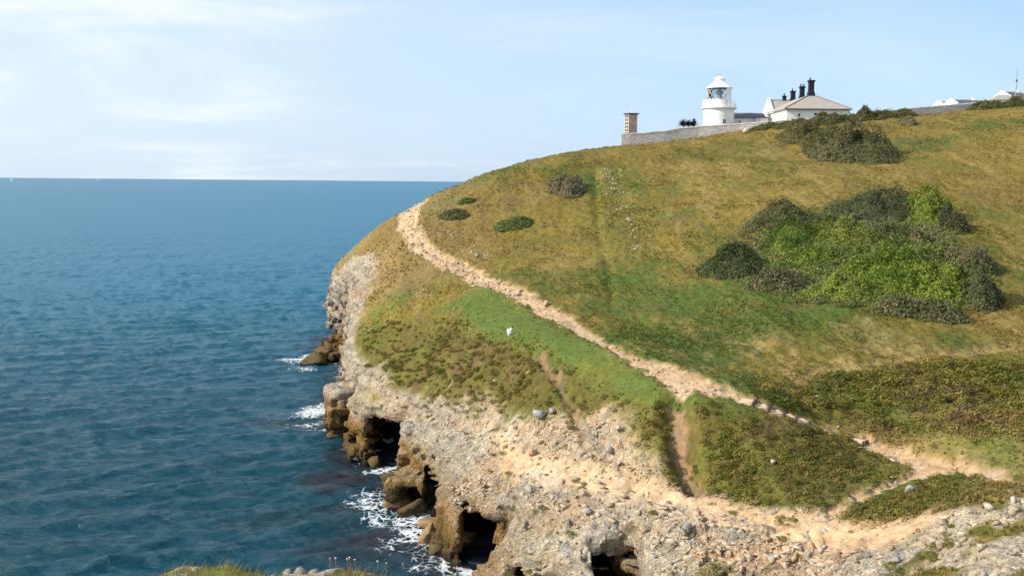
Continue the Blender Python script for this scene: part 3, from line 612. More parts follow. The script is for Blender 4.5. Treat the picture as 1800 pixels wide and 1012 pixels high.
def build_sea():
    ys = [14.0]
    while ys[-1] < 60000:
        Y = ys[-1]; ys.append(Y + np.clip(Y * Y / (CAM_H * FPX) * 1.55, .16, 1e9) if Y < 600 else Y * 1.06)
    ys = np.array(ys)
    us = np.concatenate([np.linspace(-3, -.60, 30)[:-1], np.linspace(-.60, .06, 430), np.linspace(.06, 2.0, 60)[1:]])
    U, Yg = np.meshgrid(us, ys); X = (U * Yg).ravel(); Y = Yg.ravel()
    d = dc0(X, Y); d = np.where((np.abs(X) < 55) & (Y < 280), d, -60.)
    z = wave_h(X, Y)
    wx = X + 1.1 * fbm2(X * .5, Y * .5, 3, 130); wy = Y + 1.6 * fbm2(X * .5 + 30, Y * .4, 3, 131)
    foam = np.zeros_like(X); shoal = np.zeros_like(X)
    for (px, py), (rx, ry), s in FOAM:
        c = sea_point(px, py); foam = np.maximum(foam, s * sst(1.5, .25, np.hypot((wx - c[0]) / rx, (wy - c[1]) / ry)))
    foam = np.maximum(foam, (.60 + .45 * sst(-.3, .4, fbm2(X * .15, Y * .15, 2, 135))) * sst(-3.2, -.3, d + .8 * fbm2(X * .6, Y * .6, 2, 136)))
    for (px, py), (rx, ry), s in SHOAL:
        c = sea_point(px, py); shoal = np.maximum(shoal, s * sst(1.3, .2, np.hypot((wx - c[0]) / rx, (wy - c[1]) / ry)))
    foam = foam * sst(.9, -.2, d)
    shoal = np.maximum(shoal, .75 * sst(-5, -.6, d + 1.5 * fbm2(X * .2, Y * .2, 3, 133)))
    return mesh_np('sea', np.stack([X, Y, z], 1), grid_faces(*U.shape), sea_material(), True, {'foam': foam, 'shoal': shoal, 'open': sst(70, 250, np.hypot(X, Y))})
def sea_material():
    mt, t, b = new_mat('sea_water'); L = t.links.new
    geo = N(t, 'ShaderNodeNewGeometry'); fo = N(t, 'ShaderNodeAttribute', attribute_name='foam'); sh = N(t, 'ShaderNodeAttribute', attribute_name='shoal')
    # ripples
    mp = N(t, 'ShaderNodeMapping'); L(geo.outputs['Position'], mp.inputs[0]); mp.inputs['Rotation'].default_value = (0, 0, R(-25)); mp.inputs['Scale'].default_value = (.55, 1.5, 1)
    n1 = N(t, 'ShaderNodeTexNoise'); L(mp.outputs[0], n1.inputs['Vector']); n1.inputs['Scale'].default_value = .9; n1.inputs['Detail'].default_value = 6; n1.inputs['Roughness'].default_value = .62
    mp2 = N(t, 'ShaderNodeMapping'); L(geo.outputs['Position'], mp2.inputs[0]); mp2.inputs['Rotation'].default_value = (0, 0, R(-14)); mp2.inputs['Scale'].default_value = (.012, .045, 1)
    n2 = N(t, 'ShaderNodeTexNoise'); L(mp2.outputs[0], n2.inputs['Vector']); n2.inputs['Scale'].default_value = 1.0; n2.inputs['Detail'].default_value = 9; n2.inputs['Roughness'].default_value = .68
    ad = N(t, 'ShaderNodeMath', operation='MULTIPLY_ADD'); L(n2.outputs[0], ad.inputs[0]); L(n1.outputs[0], ad.inputs[2])
    dist_b = N(t, 'ShaderNodeAttribute', attribute_name='open'); obm = N(t, 'ShaderNodeMapRange'); L(dist_b.outputs['Fac'], obm.inputs[0]); obm.inputs[3].default_value = .8; obm.inputs[4].default_value = 9.0; L(obm.outputs[0], ad.inputs[1])
    bp = N(t, 'ShaderNodeBump'); L(ad.outputs[0], bp.inputs['Height']); bp.inputs['Distance'].default_value = .55; bp.inputs['Strength'].default_value = .8
    L(bp.outputs[0], b.inputs['Normal'])
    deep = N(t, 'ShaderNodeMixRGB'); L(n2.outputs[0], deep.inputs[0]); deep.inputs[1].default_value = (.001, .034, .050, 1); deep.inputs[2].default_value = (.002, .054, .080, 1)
    dist_at = N(t, 'ShaderNodeAttribute', attribute_name='open'); far = N(t, 'ShaderNodeMixRGB'); L(dist_at.outputs['Fac'], far.inputs[0]); L(deep.outputs[0], far.inputs[1]); far.inputs[2].default_value = (.006, .122, .205, 1); deep = far  # lighter blue with distance: reflected sky put into the base colour
    shm = N(t, 'ShaderNodeMixRGB'); L(sh.outputs['Fac'], shm.inputs[0]); L(deep.outputs[0], shm.inputs[1]); shm.inputs[2].default_value = (.020, .016, .022, 1)
    # lacy foam
    nv = N(t, 'ShaderNodeTexNoise'); L(geo.outputs['Position'], nv.inputs['Vector']); nv.inputs['Scale'].default_value = .8; nv.inputs['Detail'].default_value = 5; nv.inputs['Distortion'].default_value = 1.0
    pv = N(t, 'ShaderNodeVectorMath', operation='ADD'); L(geo.outputs['Position'], pv.inputs[0]); L(nv.outputs['Color'], pv.inputs[1])
    vo = N(t, 'ShaderNodeTexVoronoi'); vo.feature = 'DISTANCE_TO_EDGE'; L(pv.outputs[0], vo.inputs['Vector']); vo.inputs['Scale'].default_value = 1.9
    lac = N(t, 'ShaderNodeMath', operation='SUBTRACT'); lac.inputs[0].default_value = .34; L(vo.outputs['Distance'], lac.inputs[1])
    lac2 = N(t, 'ShaderNodeMath', operation='MULTIPLY_ADD'); L(nv.outputs[0], lac2.inputs[0]); lac2.inputs[1].default_value = .75; L(lac.outputs[0], lac2.inputs[2])
    fm = N(t, 'ShaderNodeMath', operation='MULTIPLY_ADD'); L(fo.outputs['Fac'], fm.inputs[0]); fm.inputs[1].default_value = .60; 
    of = N(t, 'ShaderNodeMath', operation='SUBTRACT'); L(lac2.outputs[0], of.inputs[0]); of.inputs[1].default_value = .98; L(of.outputs[0], fm.inputs[2])
    fr = N(t, 'ShaderNodeMapRange'); L(fm.outputs[0], fr.inputs[0]); fr.inputs[1].default_value = .0; fr.inputs[2].default_value = .22; fr.interpolation_type = 'SMOOTHSTEP'
    cm = N(t, 'ShaderNodeMixRGB'); L(fr.outputs[0], cm.inputs[0]); L(shm.outputs[0], cm.inputs[1]); cm.inputs[2].default_value = (.62, .65, .66, 1)
    L(cm.outputs[0], b.inputs['Base Color'])
    rr = N(t, 'ShaderNodeMapRange'); L(fr.outputs[0], rr.inputs[0]); op = N(t, 'ShaderNodeAttribute', attribute_name='open'); ro = N(t, 'ShaderNodeMapRange'); L(op.outputs['Fac'], ro.inputs[0]); ro.inputs[3].default_value = .16; ro.inputs[4].default_value = .34; L(ro.outputs[0], rr.inputs[3]); rr.inputs[4].default_value = .9; L(rr.outputs[0], b.inputs['Roughness'])
    b.inputs['IOR'].default_value = 1.33; b.inputs['Specular IOR Level'].default_value = .24
    return mt
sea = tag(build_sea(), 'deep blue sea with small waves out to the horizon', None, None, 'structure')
# ------------------------------------------------------------------ plant and stone prototypes (kept out of the scene, only instanced)
def leaf_material(name, attr_type='INSTANCER', rough=.85, trans=.25):
    mt, t, b = new_mat(name); L = t.links.new
    at = N(t, 'ShaderNodeAttribute', attribute_name='col'); at.attribute_type = attr_type
    vt = N(t, 'ShaderNodeAttribute', attribute_name='tone')
    mx = N(t, 'ShaderNodeVectorMath', operation='SCALE'); L(at.outputs['Color'], mx.inputs[0]); L(vt.outputs['Fac'], mx.inputs['Scale'])
    L(mx.outputs[0], b.inputs['Base Color']); b.inputs['Roughness'].default_value = rough; b.inputs['Specular IOR Level'].default_value = .15
    tr = N(t, 'ShaderNodeBsdfTranslucent'); L(mx.outputs[0], tr.inputs[0])
    ms = N(t, 'ShaderNodeMixShader'); ms.inputs[0].default_value = trans
    out = [n for n in t.nodes if n.type == 'OUTPUT_MATERIAL'][0]
    L(b.outputs[0], ms.inputs[1]); L(tr.outputs[0], ms.inputs[2]); L(ms.outputs[0], out.inputs[0])
    return mt
M_GRASS = leaf_material('grass_blades', trans=.4); M_SHRUB = leaf_material('shrub_leaves', trans=.2); M_BUSH = leaf_material('bush_leaves', 'GEOMETRY', trans=.25)
def stone_material(name, col, attr=None):
    mt, t, b = new_mat(name); L = t.links.new
    tc = N(t, 'ShaderNodeTexCoord'); oi = N(t, 'ShaderNodeObjectInfo')
    pv = N(t, 'ShaderNodeVectorMath', operation='ADD'); L(tc.outputs['Object'], pv.inputs[0]); L(oi.outputs['Location'], pv.inputs[1])
    n = N(t, 'ShaderNodeTexNoise'); L(pv.outputs[0], n.inputs['Vector']); n.inputs['Scale'].default_value = 2.5; n.inputs['Detail'].default_value = 7; n.inputs['Roughness'].default_value = .65
    r = N(t, 'ShaderNodeMapRange'); L(n.outputs[0], r.inputs[0]); r.inputs[1].default_value = .3; r.inputs[2].default_value = .7; r.inputs[3].default_value = .6; r.inputs[4].default_value = 1.3
    mx = N(t, 'ShaderNodeVectorMath', operation='SCALE'); L(r.outputs[0], mx.inputs['Scale'])
    if attr: 
        at = N(t, 'ShaderNodeAttribute', attribute_name='col'); at.attribute_type = attr; L(at.outputs['Color'], mx.inputs[0])
    else: mx.inputs[0].default_value = col
    L(mx.outputs[0], b.inputs['Base Color']); b.inputs['Roughness'].default_value = .9; b.inputs['Specular IOR Level'].default_value = .15
    bp = N(t, 'ShaderNodeBump'); L(n.outputs[0], bp.inputs['Height']); bp.inputs['Distance'].default_value = .12; L(bp.outputs[0], b.inputs['Normal'])
    return mt
M_STONE_I = stone_material('scattered_stone', None, 'INSTANCER')
M_STONE = stone_material('limestone', (.45, .375, .28)); M_STONE_GREY = stone_material('grey_limestone', (.37, .345, .31)); M_STONE_PALE = stone_material("pale_limestone", (.47, .415, .335)); M_STONE_WEED = stone_material('weedy_rock', (.10, .072, .032)); M_STONE_WARM = stone_material('warm_limestone', (.46, .32, .195))
rng = np.random.default_rng(11)
def tuft_proto(k, nb=11):
    V = []; F = []; tone = []
    for b in range(nb):
        a = rng.uniform(0, 2 * np.pi); r = rng.uniform(0, .16); bx, by = r * math.cos(a), r * math.sin(a)
        hgt = rng.uniform(.5, 1.0); ln = rng.uniform(.25, .75); la = rng.normal(.5, 1.0); wd = rng.uniform(.045, .085)
        dx, dy = math.cos(la) * ln * hgt, math.sin(la) * ln * hgt; px, py = -math.sin(a) * wd, math.cos(a) * wd
        i = len(V)
        V += [(bx - px, by - py, -.1), (bx + px, by + py, -.1), (bx + dx * .4 + px * .7, by + dy * .4 + py * .7, hgt * .6), (bx + dx * .4 - px * .7, by + dy * .4 - py * .7, hgt * .6), (bx + dx, by + dy, hgt * .85)]
        F += [(i, i + 1, i + 2), (i, i + 2, i + 3), (i + 3, i + 2, i + 4)]
        t0 = rng.uniform(.9, 1.15); tone += [t0 * .9, t0 * .9, t0, t0, t0 * 1.15]
    return mesh_np('grass_tuft', V, F, M_GRASS, False, {'tone': tone}, link=False)
def shrub_proto(k, nl=150):
    p = rng.normal(size=(nl, 3)); p /= np.linalg.norm(p, axis=1, keepdims=True); p[:, 2] = np.abs(p[:, 2])
    p *= (rng.uniform(.55, 1.0, (nl, 1)) * np.array([1, 1, .85])); lump = 1 + .3 * fbm3(p[:, 0] * 2 + k * 7, p[:, 1] * 2, p[:, 2] * 2, 2, 200 + k); p *= lump[:, None]
    V = []; F = []; tone = []
    for q in p:
        n = q + rng.normal(0, .5, 3); n /= np.linalg.norm(n); t = np.cross(n, rng.normal(size=3)); t /= np.linalg.norm(t); bt = np.cross(n, t); s = rng.uniform(.10, .20); i = len(V)
        V += [q - t * s, q + bt * s * .5, q + t * s, q - bt * s * .5]; F.append((i, i + 1, i + 2, i + 3)); tt = rng.uniform(.7, 1.25); tone += [tt] * 4
    return mesh_np('low_shrub', V, F, M_SHRUB, False, {'tone': tone}, link=False)
def rock_mesh(seed, squash=(1, 1, .7), sub=2, facets=15):
    """an angular block: a sphere cut by random planes"""
    r_ = np.random.default_rng(seed)
    if sub <= 2:                    # broken stone: hull of a few points, all flats and corners
        q = r_.normal(size=(10 if sub < 2 else 13, 3)); q /= np.abs(q).max(1, keepdims=True) ** .6 * np.linalg.norm(q, axis=1, keepdims=True) ** .4; q *= r_.uniform(.5, 1.0, (len(q), 1)) * .95
        bm = bmesh.new(); [bm.verts.new(v) for v in q]; rs = bmesh.ops.convex_hull(bm, input=bm.verts[:]); bmesh.ops.delete(bm, geom=[g for g in rs['geom_interior'] if isinstance(g, bmesh.types.BMVert)], context='VERTS')
        bm.verts.ensure_lookup_table(); bm.verts.index_update(); bmesh.ops.triangulate(bm, faces=bm.faces[:]); V = np.array([v.co for v in bm.verts]); F = np.array([[v.index for v in f.verts] for f in bm.faces]); bm.free()
        return V * np.array(squash), F
    bm = bmesh.new(); bmesh.ops.create_icosphere(bm, subdivisions=sub, radius=1.0)
    V = np.array([v.co for v in bm.verts]); F = np.array([[v.index for v in f.verts] for f in bm.faces]); bm.free()
    nn = r_.normal(size=(facets, 3)); nn /= np.linalg.norm(nn, axis=1, keepdims=True); dd = r_.uniform(.38, .72, facets)
    for n, d in zip(nn, dd):
        s = V @ n; V = V - np.maximum(s - d, 0)[:, None] * n
    V *= np.array(squash) * (1 + .10 * fbm3(V[:, 0] * 1.7 + seed, V[:, 1] * 1.7, V[:, 2] * 1.7, 2, 7))[:, None]
    return V, F
def rock_obj(name, seed, mat, squash=(1, 1, .7), sub=2, link=True):
    V, F = rock_mesh(seed, squash, sub); return mesh_np(name, V, F, mat, False, None, link)
def proto_collection(name, objs):
    c = bpy.data.collections.new(name)
    for o in objs: c.objects.link(o)
    return c
PC_TUFT = proto_collection('tuft_kinds', [tuft_proto(k) for k in range(5)])
PC_SHRUB = proto_collection('shrub_kinds', [shrub_proto(k) for k in range(5)])
PC_STONE = proto_collection('stone_kinds', [rock_obj('stone', 300 + k, M_STONE_I, (1, rng.uniform(.6, .9), rng.uniform(.4, .7)), 1, False) for k in range(7)])
def scatter_tree(pc):
    ng = bpy.data.node_groups.new('scatter_' + pc.name, 'GeometryNodeTree'); L = ng.links.new
    ng.interface.new_socket('Geometry', in_out='INPUT', socket_type='NodeSocketGeometry'); ng.interface.new_socket('Geometry', in_out='OUTPUT', socket_type='NodeSocketGeometry')
    gi = ng.nodes.new('NodeGroupInput'); go = ng.nodes.new('NodeGroupOutput')
    ci = ng.nodes.new('GeometryNodeCollectionInfo'); ci.inputs['Collection'].default_value = pc; ci.inputs['Separate Children'].default_value = True; ci.inputs['Reset Children'].default_value = True
    ip = ng.nodes.new('GeometryNodeInstanceOnPoints'); ip.inputs['Pick Instance'].default_value = True
    def att(nm, ty):
        a = ng.nodes.new('GeometryNodeInputNamedAttribute'); a.data_type = ty; a.inputs['Name'].default_value = nm; return a.outputs['Attribute']
    L(gi.outputs[0], ip.inputs['Points']); L(ci.outputs[0], ip.inputs['Instance'])
    L(att('idx', 'INT'), ip.inputs['Instance Index']); L(att('rot', 'FLOAT_VECTOR'), ip.inputs['Rotation']); L(att('scl', 'FLOAT_VECTOR'), ip.inputs['Scale'])
    L(ip.outputs[0], go.inputs[0]); return ng
def scatter(name, pc, pts_, col, rot, scl, label, cat=None):
    ok, zz = on_cliff(pts_[:, 0], pts_[:, 1], pts_[:, 2]); pts_ = pts_.copy(); pts_[:, 2] = zz; pts_, col, rot, scl = pts_[ok], col[ok], rot[ok], scl[ok]
    n = len(pts_); me = bpy.data.meshes.new(name); me.vertices.add(n); me.vertices.foreach_set('co', np.asarray(pts_, np.float32).ravel())
    a = me.attributes.new('col', 'FLOAT_COLOR', 'POINT'); c4 = np.ones((n, 4), np.float32); c4[:, :3] = col; a.data.foreach_set('color', c4.ravel())
    a = me.attributes.new('rot', 'FLOAT_VECTOR', 'POINT'); a.data.foreach_set('vector', np.asarray(rot, np.float32).ravel())
    a = me.attributes.new('scl', 'FLOAT_VECTOR', 'POINT'); a.data.foreach_set('vector', np.asarray(scl, np.float32).ravel())
    a = me.attributes.new('idx', 'INT', 'POINT'); a.data.foreach_set('value', rng.integers(0, len(pc.objects), n).astype(np.int32))
    o = bpy.data.objects.new(name, me); COL.objects.link(o)
    md = o.modifiers.new('scatter', 'NODES'); md.node_group = scatter_tree(pc)
    return tag(o, label, cat, None, 'stuff')
def rand_ground(n, y0=26, y1=225, u0=-.24, u1=.66, pw=1.0):
    Y = y0 * (y1 / y0) ** (rng.uniform(0, 1, n) ** pw); X = rng.uniform(u0, u1, n) * Y; return X, Y

# ------------------------------------------------------------------ grass and heath: what nobody could count
def grow():
    X, Y = rand_ground(210000); ok = dc0(X, Y) > 1.2; X, Y = X[ok], Y[ok]
    c = cover(X, Y); veg = np.clip(1 - np.maximum.reduce([c['path'] * 1.2, c['earth'], c['rock'] * 1.03, c['rubble'], c['bare'], c['gully']]), 0, 1)
    dens = veg * (1 - .93 * c['lawn']) * (.12 + 1.0 * sst(-.25, .45, fbm2(X * .3, Y * .2, 3, 140)))
    k = rng.uniform(0, 1, len(X)) < dens; X, Y = X[k], Y[k]; c = {q: v[k] for q, v in c.items()}
    z = full_height(X, Y, c); n = len(X)
    col = ground_colour(X, Y, c); tall = fbm2(X * .3, Y * .22, 3, 141)
    col = mixc(col, STRAW * 1.05, sst(.1, .7, tall + rng.normal(0, .3, n)) * .40 * (1 - c['heath']) * (1 - .6 * c['strip'])); col *= rng.uniform(.9, 1.3, n)[:, None]
    s = (.20 + .15 * np.clip(tall, -1, 1) + rng.uniform(-.05, .12, n)) * (1 - .35 * c['heath']) * (.8 + .35 * sst(70, 180, Y)); s = np.clip(s, .10, .65)
    rot = np.stack([rng.normal(0, .12, n), rng.normal(0, .12, n), rng.normal(.2, .9, n)], 1)
    scatter('grass', PC_TUFT, np.stack([X, Y, z], 1), col, rot, np.stack([s * 1.15, s * 1.15, s], 1), 'rough golden and green grass over the headland slope')
    # low heath and scrub
    X, Y = rand_ground(50000, 40, 130, -.24, .66); ok = dc0(X, Y) > 2.0; X, Y = X[ok], Y[ok]
    c = cover(X, Y); bare = np.maximum.reduce([c['path'] * 1.3, c['earth'], c['rock'], c['rubble'] * .9, c['bare'], c['gully']])
    dens = np.clip(np.maximum.reduce([c['heath'] * .62, c['scrub'] * .34, c['isle'] * .6, c['thicket'] * .95]) * (1 - c['lawn']), 0, 1) * np.clip(1 - bare, 0, 1) * (.25 + .9 * sst(-.35, .35, fbm2(X * .4, Y * .35, 3, 142)))
    k = rng.uniform(0, 1, len(X)) < dens; X, Y = X[k], Y[k]; c = {q: v[k] for q, v in c.items()}; n = len(X)
    z = full_height(X, Y, c) - .04; col = ground_colour(X, Y, c); v = rng.uniform(0, 1, n)
    v = np.clip(v * .45 + .55 * (.5 + .7 * fbm2(X * .18, Y * .15, 3, 143)), 0, 1); col = mixc(col, GREEN * .85, (v < .3) * .55); col = mixc(col, C_(.105, .075, .042), (v > .72) * .7); col = mixc(col, C_(.25, .20, .05), ((v > .5) & (v < .66)) * .55)
    th = c['thicket']; col = mixc(col, mixc(np.broadcast_to(C_(.13, .17, .035), (n, 3)), C_(.155, .14, .07), rng.uniform(0, 1, n) ** 1.3), th); s = rng.uniform(.16, .36, n) * (1 + .6 * c['scrub'] + 1.1 * th) * (1 + .35 * (rng.uniform(0, 1, n) > .93))
    scatter('heath', PC_SHRUB, np.stack([X, Y, z], 1), col * 1.15, np.stack([np.zeros(n), np.zeros(n), rng.uniform(0, 6.28, n)], 1), np.stack([s * 1.2, s * 1.2, s * rng.uniform(.7, 1.1, n)], 1), 'olive and brown heath covering the banks below the path')
    # sparse green cushions on the bare ledge
    X, Y = rand_ground(2600, 36, 125, -.18, .5); ok = dc0(X, Y) > 1.5; X, Y = X[ok], Y[ok]; c = cover(X, Y)
    k = (np.maximum.reduce([c['rock'], c['rubble'], c['bare']]) > .5) & (c['path'] < .3) & (fbm2(X * .45, Y * .4, 4, 61) > rng.uniform(.0, .35, len(X))); X, Y = X[k], Y[k]; c = {q: v[k] for q, v in c.items()}; n = len(X)
    s = rng.uniform(.10, .30, n)
    scatter('ledge_plants', PC_SHRUB, np.stack([X, Y, full_height(X, Y, c)], 1), mixc(np.broadcast_to(HEATHG, (n, 3)), C_(.19, .17, .03), rng.uniform(0, 1, n)), np.stack([np.zeros(n), np.zeros(n), rng.uniform(0, 6, n)], 1), np.stack([s * 1.5, s * 1.4, s * .8], 1), 'small green cushions of plants on the bare rock ledge')
grow()
def strew():
    X, Y = rand_ground(170000, 38, 160, -.21, .40); ok = dc0(X, Y) > .8; X, Y = X[ok], Y[ok]; c = cover(X, Y)
    rk = np.clip(np.maximum.reduce([c['rock'], c['rubble'], c['bare']]) * (1 - .93 * c['earth']), 0, 1); pt = c['path'] * sst(85, 112, Y)
    dens = np.maximum(rk * (.06 + .94 * sst(-.05, .45, fbm2((X * .59 - Y * .81) * .22, (X * .81 + Y * .59) * .55, 4, 150))), np.maximum(pt * .25, np.maximum(c['path'] * .05, c['earth'] * .04)))
    dens = np.maximum(dens, .005 * (c['scrub'] + c['heath']))
    k = rng.uniform(0, 1, len(X)) < dens; X, Y = X[k], Y[k]; c = {q: v[k] for q, v in c.items()}; n = len(X); pt = pt[k]
    col = mixc(np.broadcast_to(LIME, (n, 3)), GREYL, rng.uniform(0, 1, n) ** 2.5); col = mixc(col, ground_colour(X, Y, c), .55); col = mixc(col, TAN, (rng.uniform(0, 1, n) < .3) * .6); col = mixc(col, C_(.50, .45, .37), (rng.uniform(0, 1, n) < .10) * 1.0)
    s = (.09 + .24 * rng.uniform(0, 1, n) ** 3.5) * (1 + .6 * pt)
    scatter('rubble', PC_STONE, np.stack([X, Y, full_height(X, Y, c) + s * .1], 1), col * rng.uniform(.8, 1.15, n)[:, None], rng.normal(0, .35, (n, 3)) + np.stack([np.zeros(n), np.zeros(n), rng.uniform(0, 6.28, n)], 1), np.stack([s * 1.3, s, s * .9], 1), 'small broken limestone lying over the ledge and path')
strew()
# ------------------------------------------------------------------ builders for things
class MB:
    """collects shapes; build() links them as one mesh object"""
    def __init__(s): s.V = []; s.F = []
    def add(s, V, F):
        o = len(s.V); s.V += [tuple(map(float, v)) for v in V]; s.F += [tuple(i + o for i in f) for f in F]; return s
    def box(s, x0, x1, y0, y1, z0, z1):
        return s.add([(x0,y0,z0),(x1,y0,z0),(x1,y1,z0),(x0,y1,z0),(x0,y0,z1),(x1,y0,z1),(x1,y1,z1),(x0,y1,z1)], [(3,2,1,0),(4,5,6,7),(0,1,5,4),(1,2,6,5),(2,3,7,6),(3,0,4,7)])
    def lathe(s, prof, seg=40, a0=0, a1=2 * math.pi, cx=0, cy=0):
        full = abs(a1 - a0 - 2 * math.pi) < 1e-6; n = seg if full else seg + 1; V = []; F = []
        for r, z in prof:
            for i in range(n):
                a = a0 + (a1 - a0) * i / seg; V.append((cx + r * math.cos(a), cy + r * math.sin(a), z))
        for j in range(len(prof) - 1):
            for i in range(seg):
                k = (i + 1) % n; F.append((j * n + i, j * n + k, (j + 1) * n + k, (j + 1) * n + i))
        return s.add(V, F)
    def tube(s, a, b, r, seg=8, r2=None):
        a = Vector(a); b = Vector(b); q = (b - a).to_track_quat('Z', 'Y'); r2 = r if r2 is None else r2; V = []; F = []
        for p, rr in ((a, r), (b, r2)):
            for i in range(seg):
                t = 2 * math.pi * i / seg; V.append(p + q @ Vector((rr * math.cos(t), rr * math.sin(t), 0)))
        for i in range(seg): F.append((i, (i + 1) % seg, seg + (i + 1) % seg, seg + i))
        F += [tuple(range(seg))[::-1], tuple(range(seg, 2 * seg))]
        return s.add(V, F)
    def slab(s, quad, t):
        """a quad given a thickness t along its own normal"""
        q = [Vector(p) for p in quad]; n = (q[1] - q[0]).cross(q[2] - q[0]).normalized() * t; k = len(q)
        V = [p for p in q] + [p + n for p in q]
        F = [tuple(range(k))[::-1], tuple(range(k, 2 * k))] + [(i, (i + 1) % k, k + (i + 1) % k, k + i) for i in range(k)]
        return s.add(V, F)
    def build(s, name, mat, parent=None, smooth=False, bevel=0):
        me = bpy.data.meshes.new(name); me.from_pydata(s.V, [], s.F); me.materials.append(mat)
        bm = bmesh.new(); bm.from_mesh(me); bmesh.ops.recalc_face_normals(bm, faces=bm.faces[:])
        if bevel: bmesh.ops.bevel(bm, geom=bm.edges[:], offset=bevel, segments=1, affect='EDGES')
        bm.to_mesh(me); bm.free()
        if smooth:
            for p in me.polygons: p.use_smooth = True
            try: me.set_sharp_from_angle(angle=R(40))
            except Exception: pass
        o = bpy.data.objects.new(name, me); COL.objects.link(o)
        if parent: o.parent = parent
        return o
def empty(name, loc, rz=0):
    o = bpy.data.objects.new(name, None); COL.objects.link(o); o.location = loc; o.rotation_euler = (0, 0, rz); o.empty_display_size = .3; return o
def gz(x, y): return float(hs(x, y)[0])

M_WHITE = simple_mat('white_paint', (.80, .79, .76), .6, .10, .7, .004)
M_WALLW = simple_mat('limewashed_wall', (.78, .765, .73), .85, .09, .8, .01)
M_SLATE = simple_mat('dark_slate', (.085, .088, .10), .6, .25, 6, .01, streak=(1, 4, 4))
M_ROOF = simple_mat('stone_tiles', (.33, .295, .25), .85, .22, 3.5, .03, streak=(1, 1, 3))
M_RIDGE = simple_mat('ridge_tiles', (.20, .15, .11), .85, .2, 4, .02)
M_BLACK = simple_mat('tarred_brick', (.012, .014, .024), .7, .35, 4, .02)
M_GLASSD = simple_mat('dark_window_glass', (.025, .028, .03), .12, .2, 2, 0, .5)
M_FRAME = simple_mat('window_frame_paint', (.72, .72, .70), .5, .05)
M_LATT = simple_mat('concrete_lattice', (.50, .44, .34), .9, .15, 3, .01)
M_PILLAR = simple_mat('weathered_concrete', (.44, .32, .22), .9, .28, 1.6, .03)
M_DARKM = simple_mat('dark_metal', (.05, .052, .055), .5, .2, 3, 0, .5)
M_GREYM = simple_mat('galvanised_steel', (.30, .31, .32), .5, .15, 4, 0, .5)
M_TIMBER = simple_mat('weathered_timber', (.16, .115, .075), .85, .3, 5, .02, streak=(1, 6, 6))
M_STEP = simple_mat('step_earth', (.56, .40, .26), .95, .2, 4, .02)
def glass_mat():
    mt = bpy.data.materials.new('lantern_glass'); mt.use_nodes = True; t = mt.node_tree; t.nodes.clear(); L = t.links.new
    o = N(t, 'ShaderNodeOutputMaterial'); tr = N(t, 'ShaderNodeBsdfTransparent'); tr.inputs[0].default_value = (.95, .97, .98, 1); gl = N(t, 'ShaderNodeBsdfGlossy'); gl.inputs['Roughness'].default_value = .05
    fr = N(t, 'ShaderNodeFresnel'); fr.inputs[0].default_value = 1.5; mx = N(t, 'ShaderNodeMixShader'); L(fr.outputs[0], mx.inputs[0]); L(tr.outputs[0], mx.inputs[1]); L(gl.outputs[0], mx.inputs[2]); L(mx.outputs[0], o.inputs[0]); return mt
M_LGLASS = glass_mat()
M_LENS = simple_mat('lens_glass', (.40, .50, .54), .08, .1, 2, 0, .8)
def wall_stone_mat():
    mt, t, b = new_mat('rubble_wall_stone'); L = t.links.new
    geo = N(t, 'ShaderNodeNewGeometry'); mp = N(t, 'ShaderNodeMapping'); L(geo.outputs['Position'], mp.inputs[0]); mp.inputs['Scale'].default_value = (1, 1, 1.9)
    vo = N(t, 'ShaderNodeTexVoronoi'); L(mp.outputs[0], vo.inputs['Vector']); vo.inputs['Scale'].default_value = 2.4
    hsv = N(t, 'ShaderNodeSeparateColor'); L(vo.outputs['Color'], hsv.inputs[0])
    cr = N(t, 'ShaderNodeMixRGB'); L(hsv.outputs[0], cr.inputs[0]); cr.inputs[1].default_value = (.46, .42, .37, 1); cr.inputs[2].default_value = (.76, .71, .65, 1)
    ve = N(t, 'ShaderNodeTexVoronoi'); ve.feature = 'DISTANCE_TO_EDGE'; L(mp.outputs[0], ve.inputs['Vector']); ve.inputs['Scale'].default_value = 2.4
    r = N(t, 'ShaderNodeMapRange'); L(ve.outputs['Distance'], r.inputs[0]); r.inputs[2].default_value = .12; r.inputs[3].default_value = 0; r.inputs[4].default_value = 1
    jm = N(t, 'ShaderNodeMixRGB'); L(r.outputs[0], jm.inputs[0]); jm.inputs[1].default_value = (.52, .48, .43, 1); L(cr.outputs[0], jm.inputs[2]); L(jm.outputs[0], b.inputs['Base Color'])
    bp = N(t, 'ShaderNodeBump'); L(r.outputs[0], bp.inputs['Height']); bp.inputs['Distance'].default_value = .06; L(bp.outputs[0], b.inputs['Normal']); b.inputs['Roughness'].default_value = .95
    return mt
M_RUBBLEWALL = wall_stone_mat()

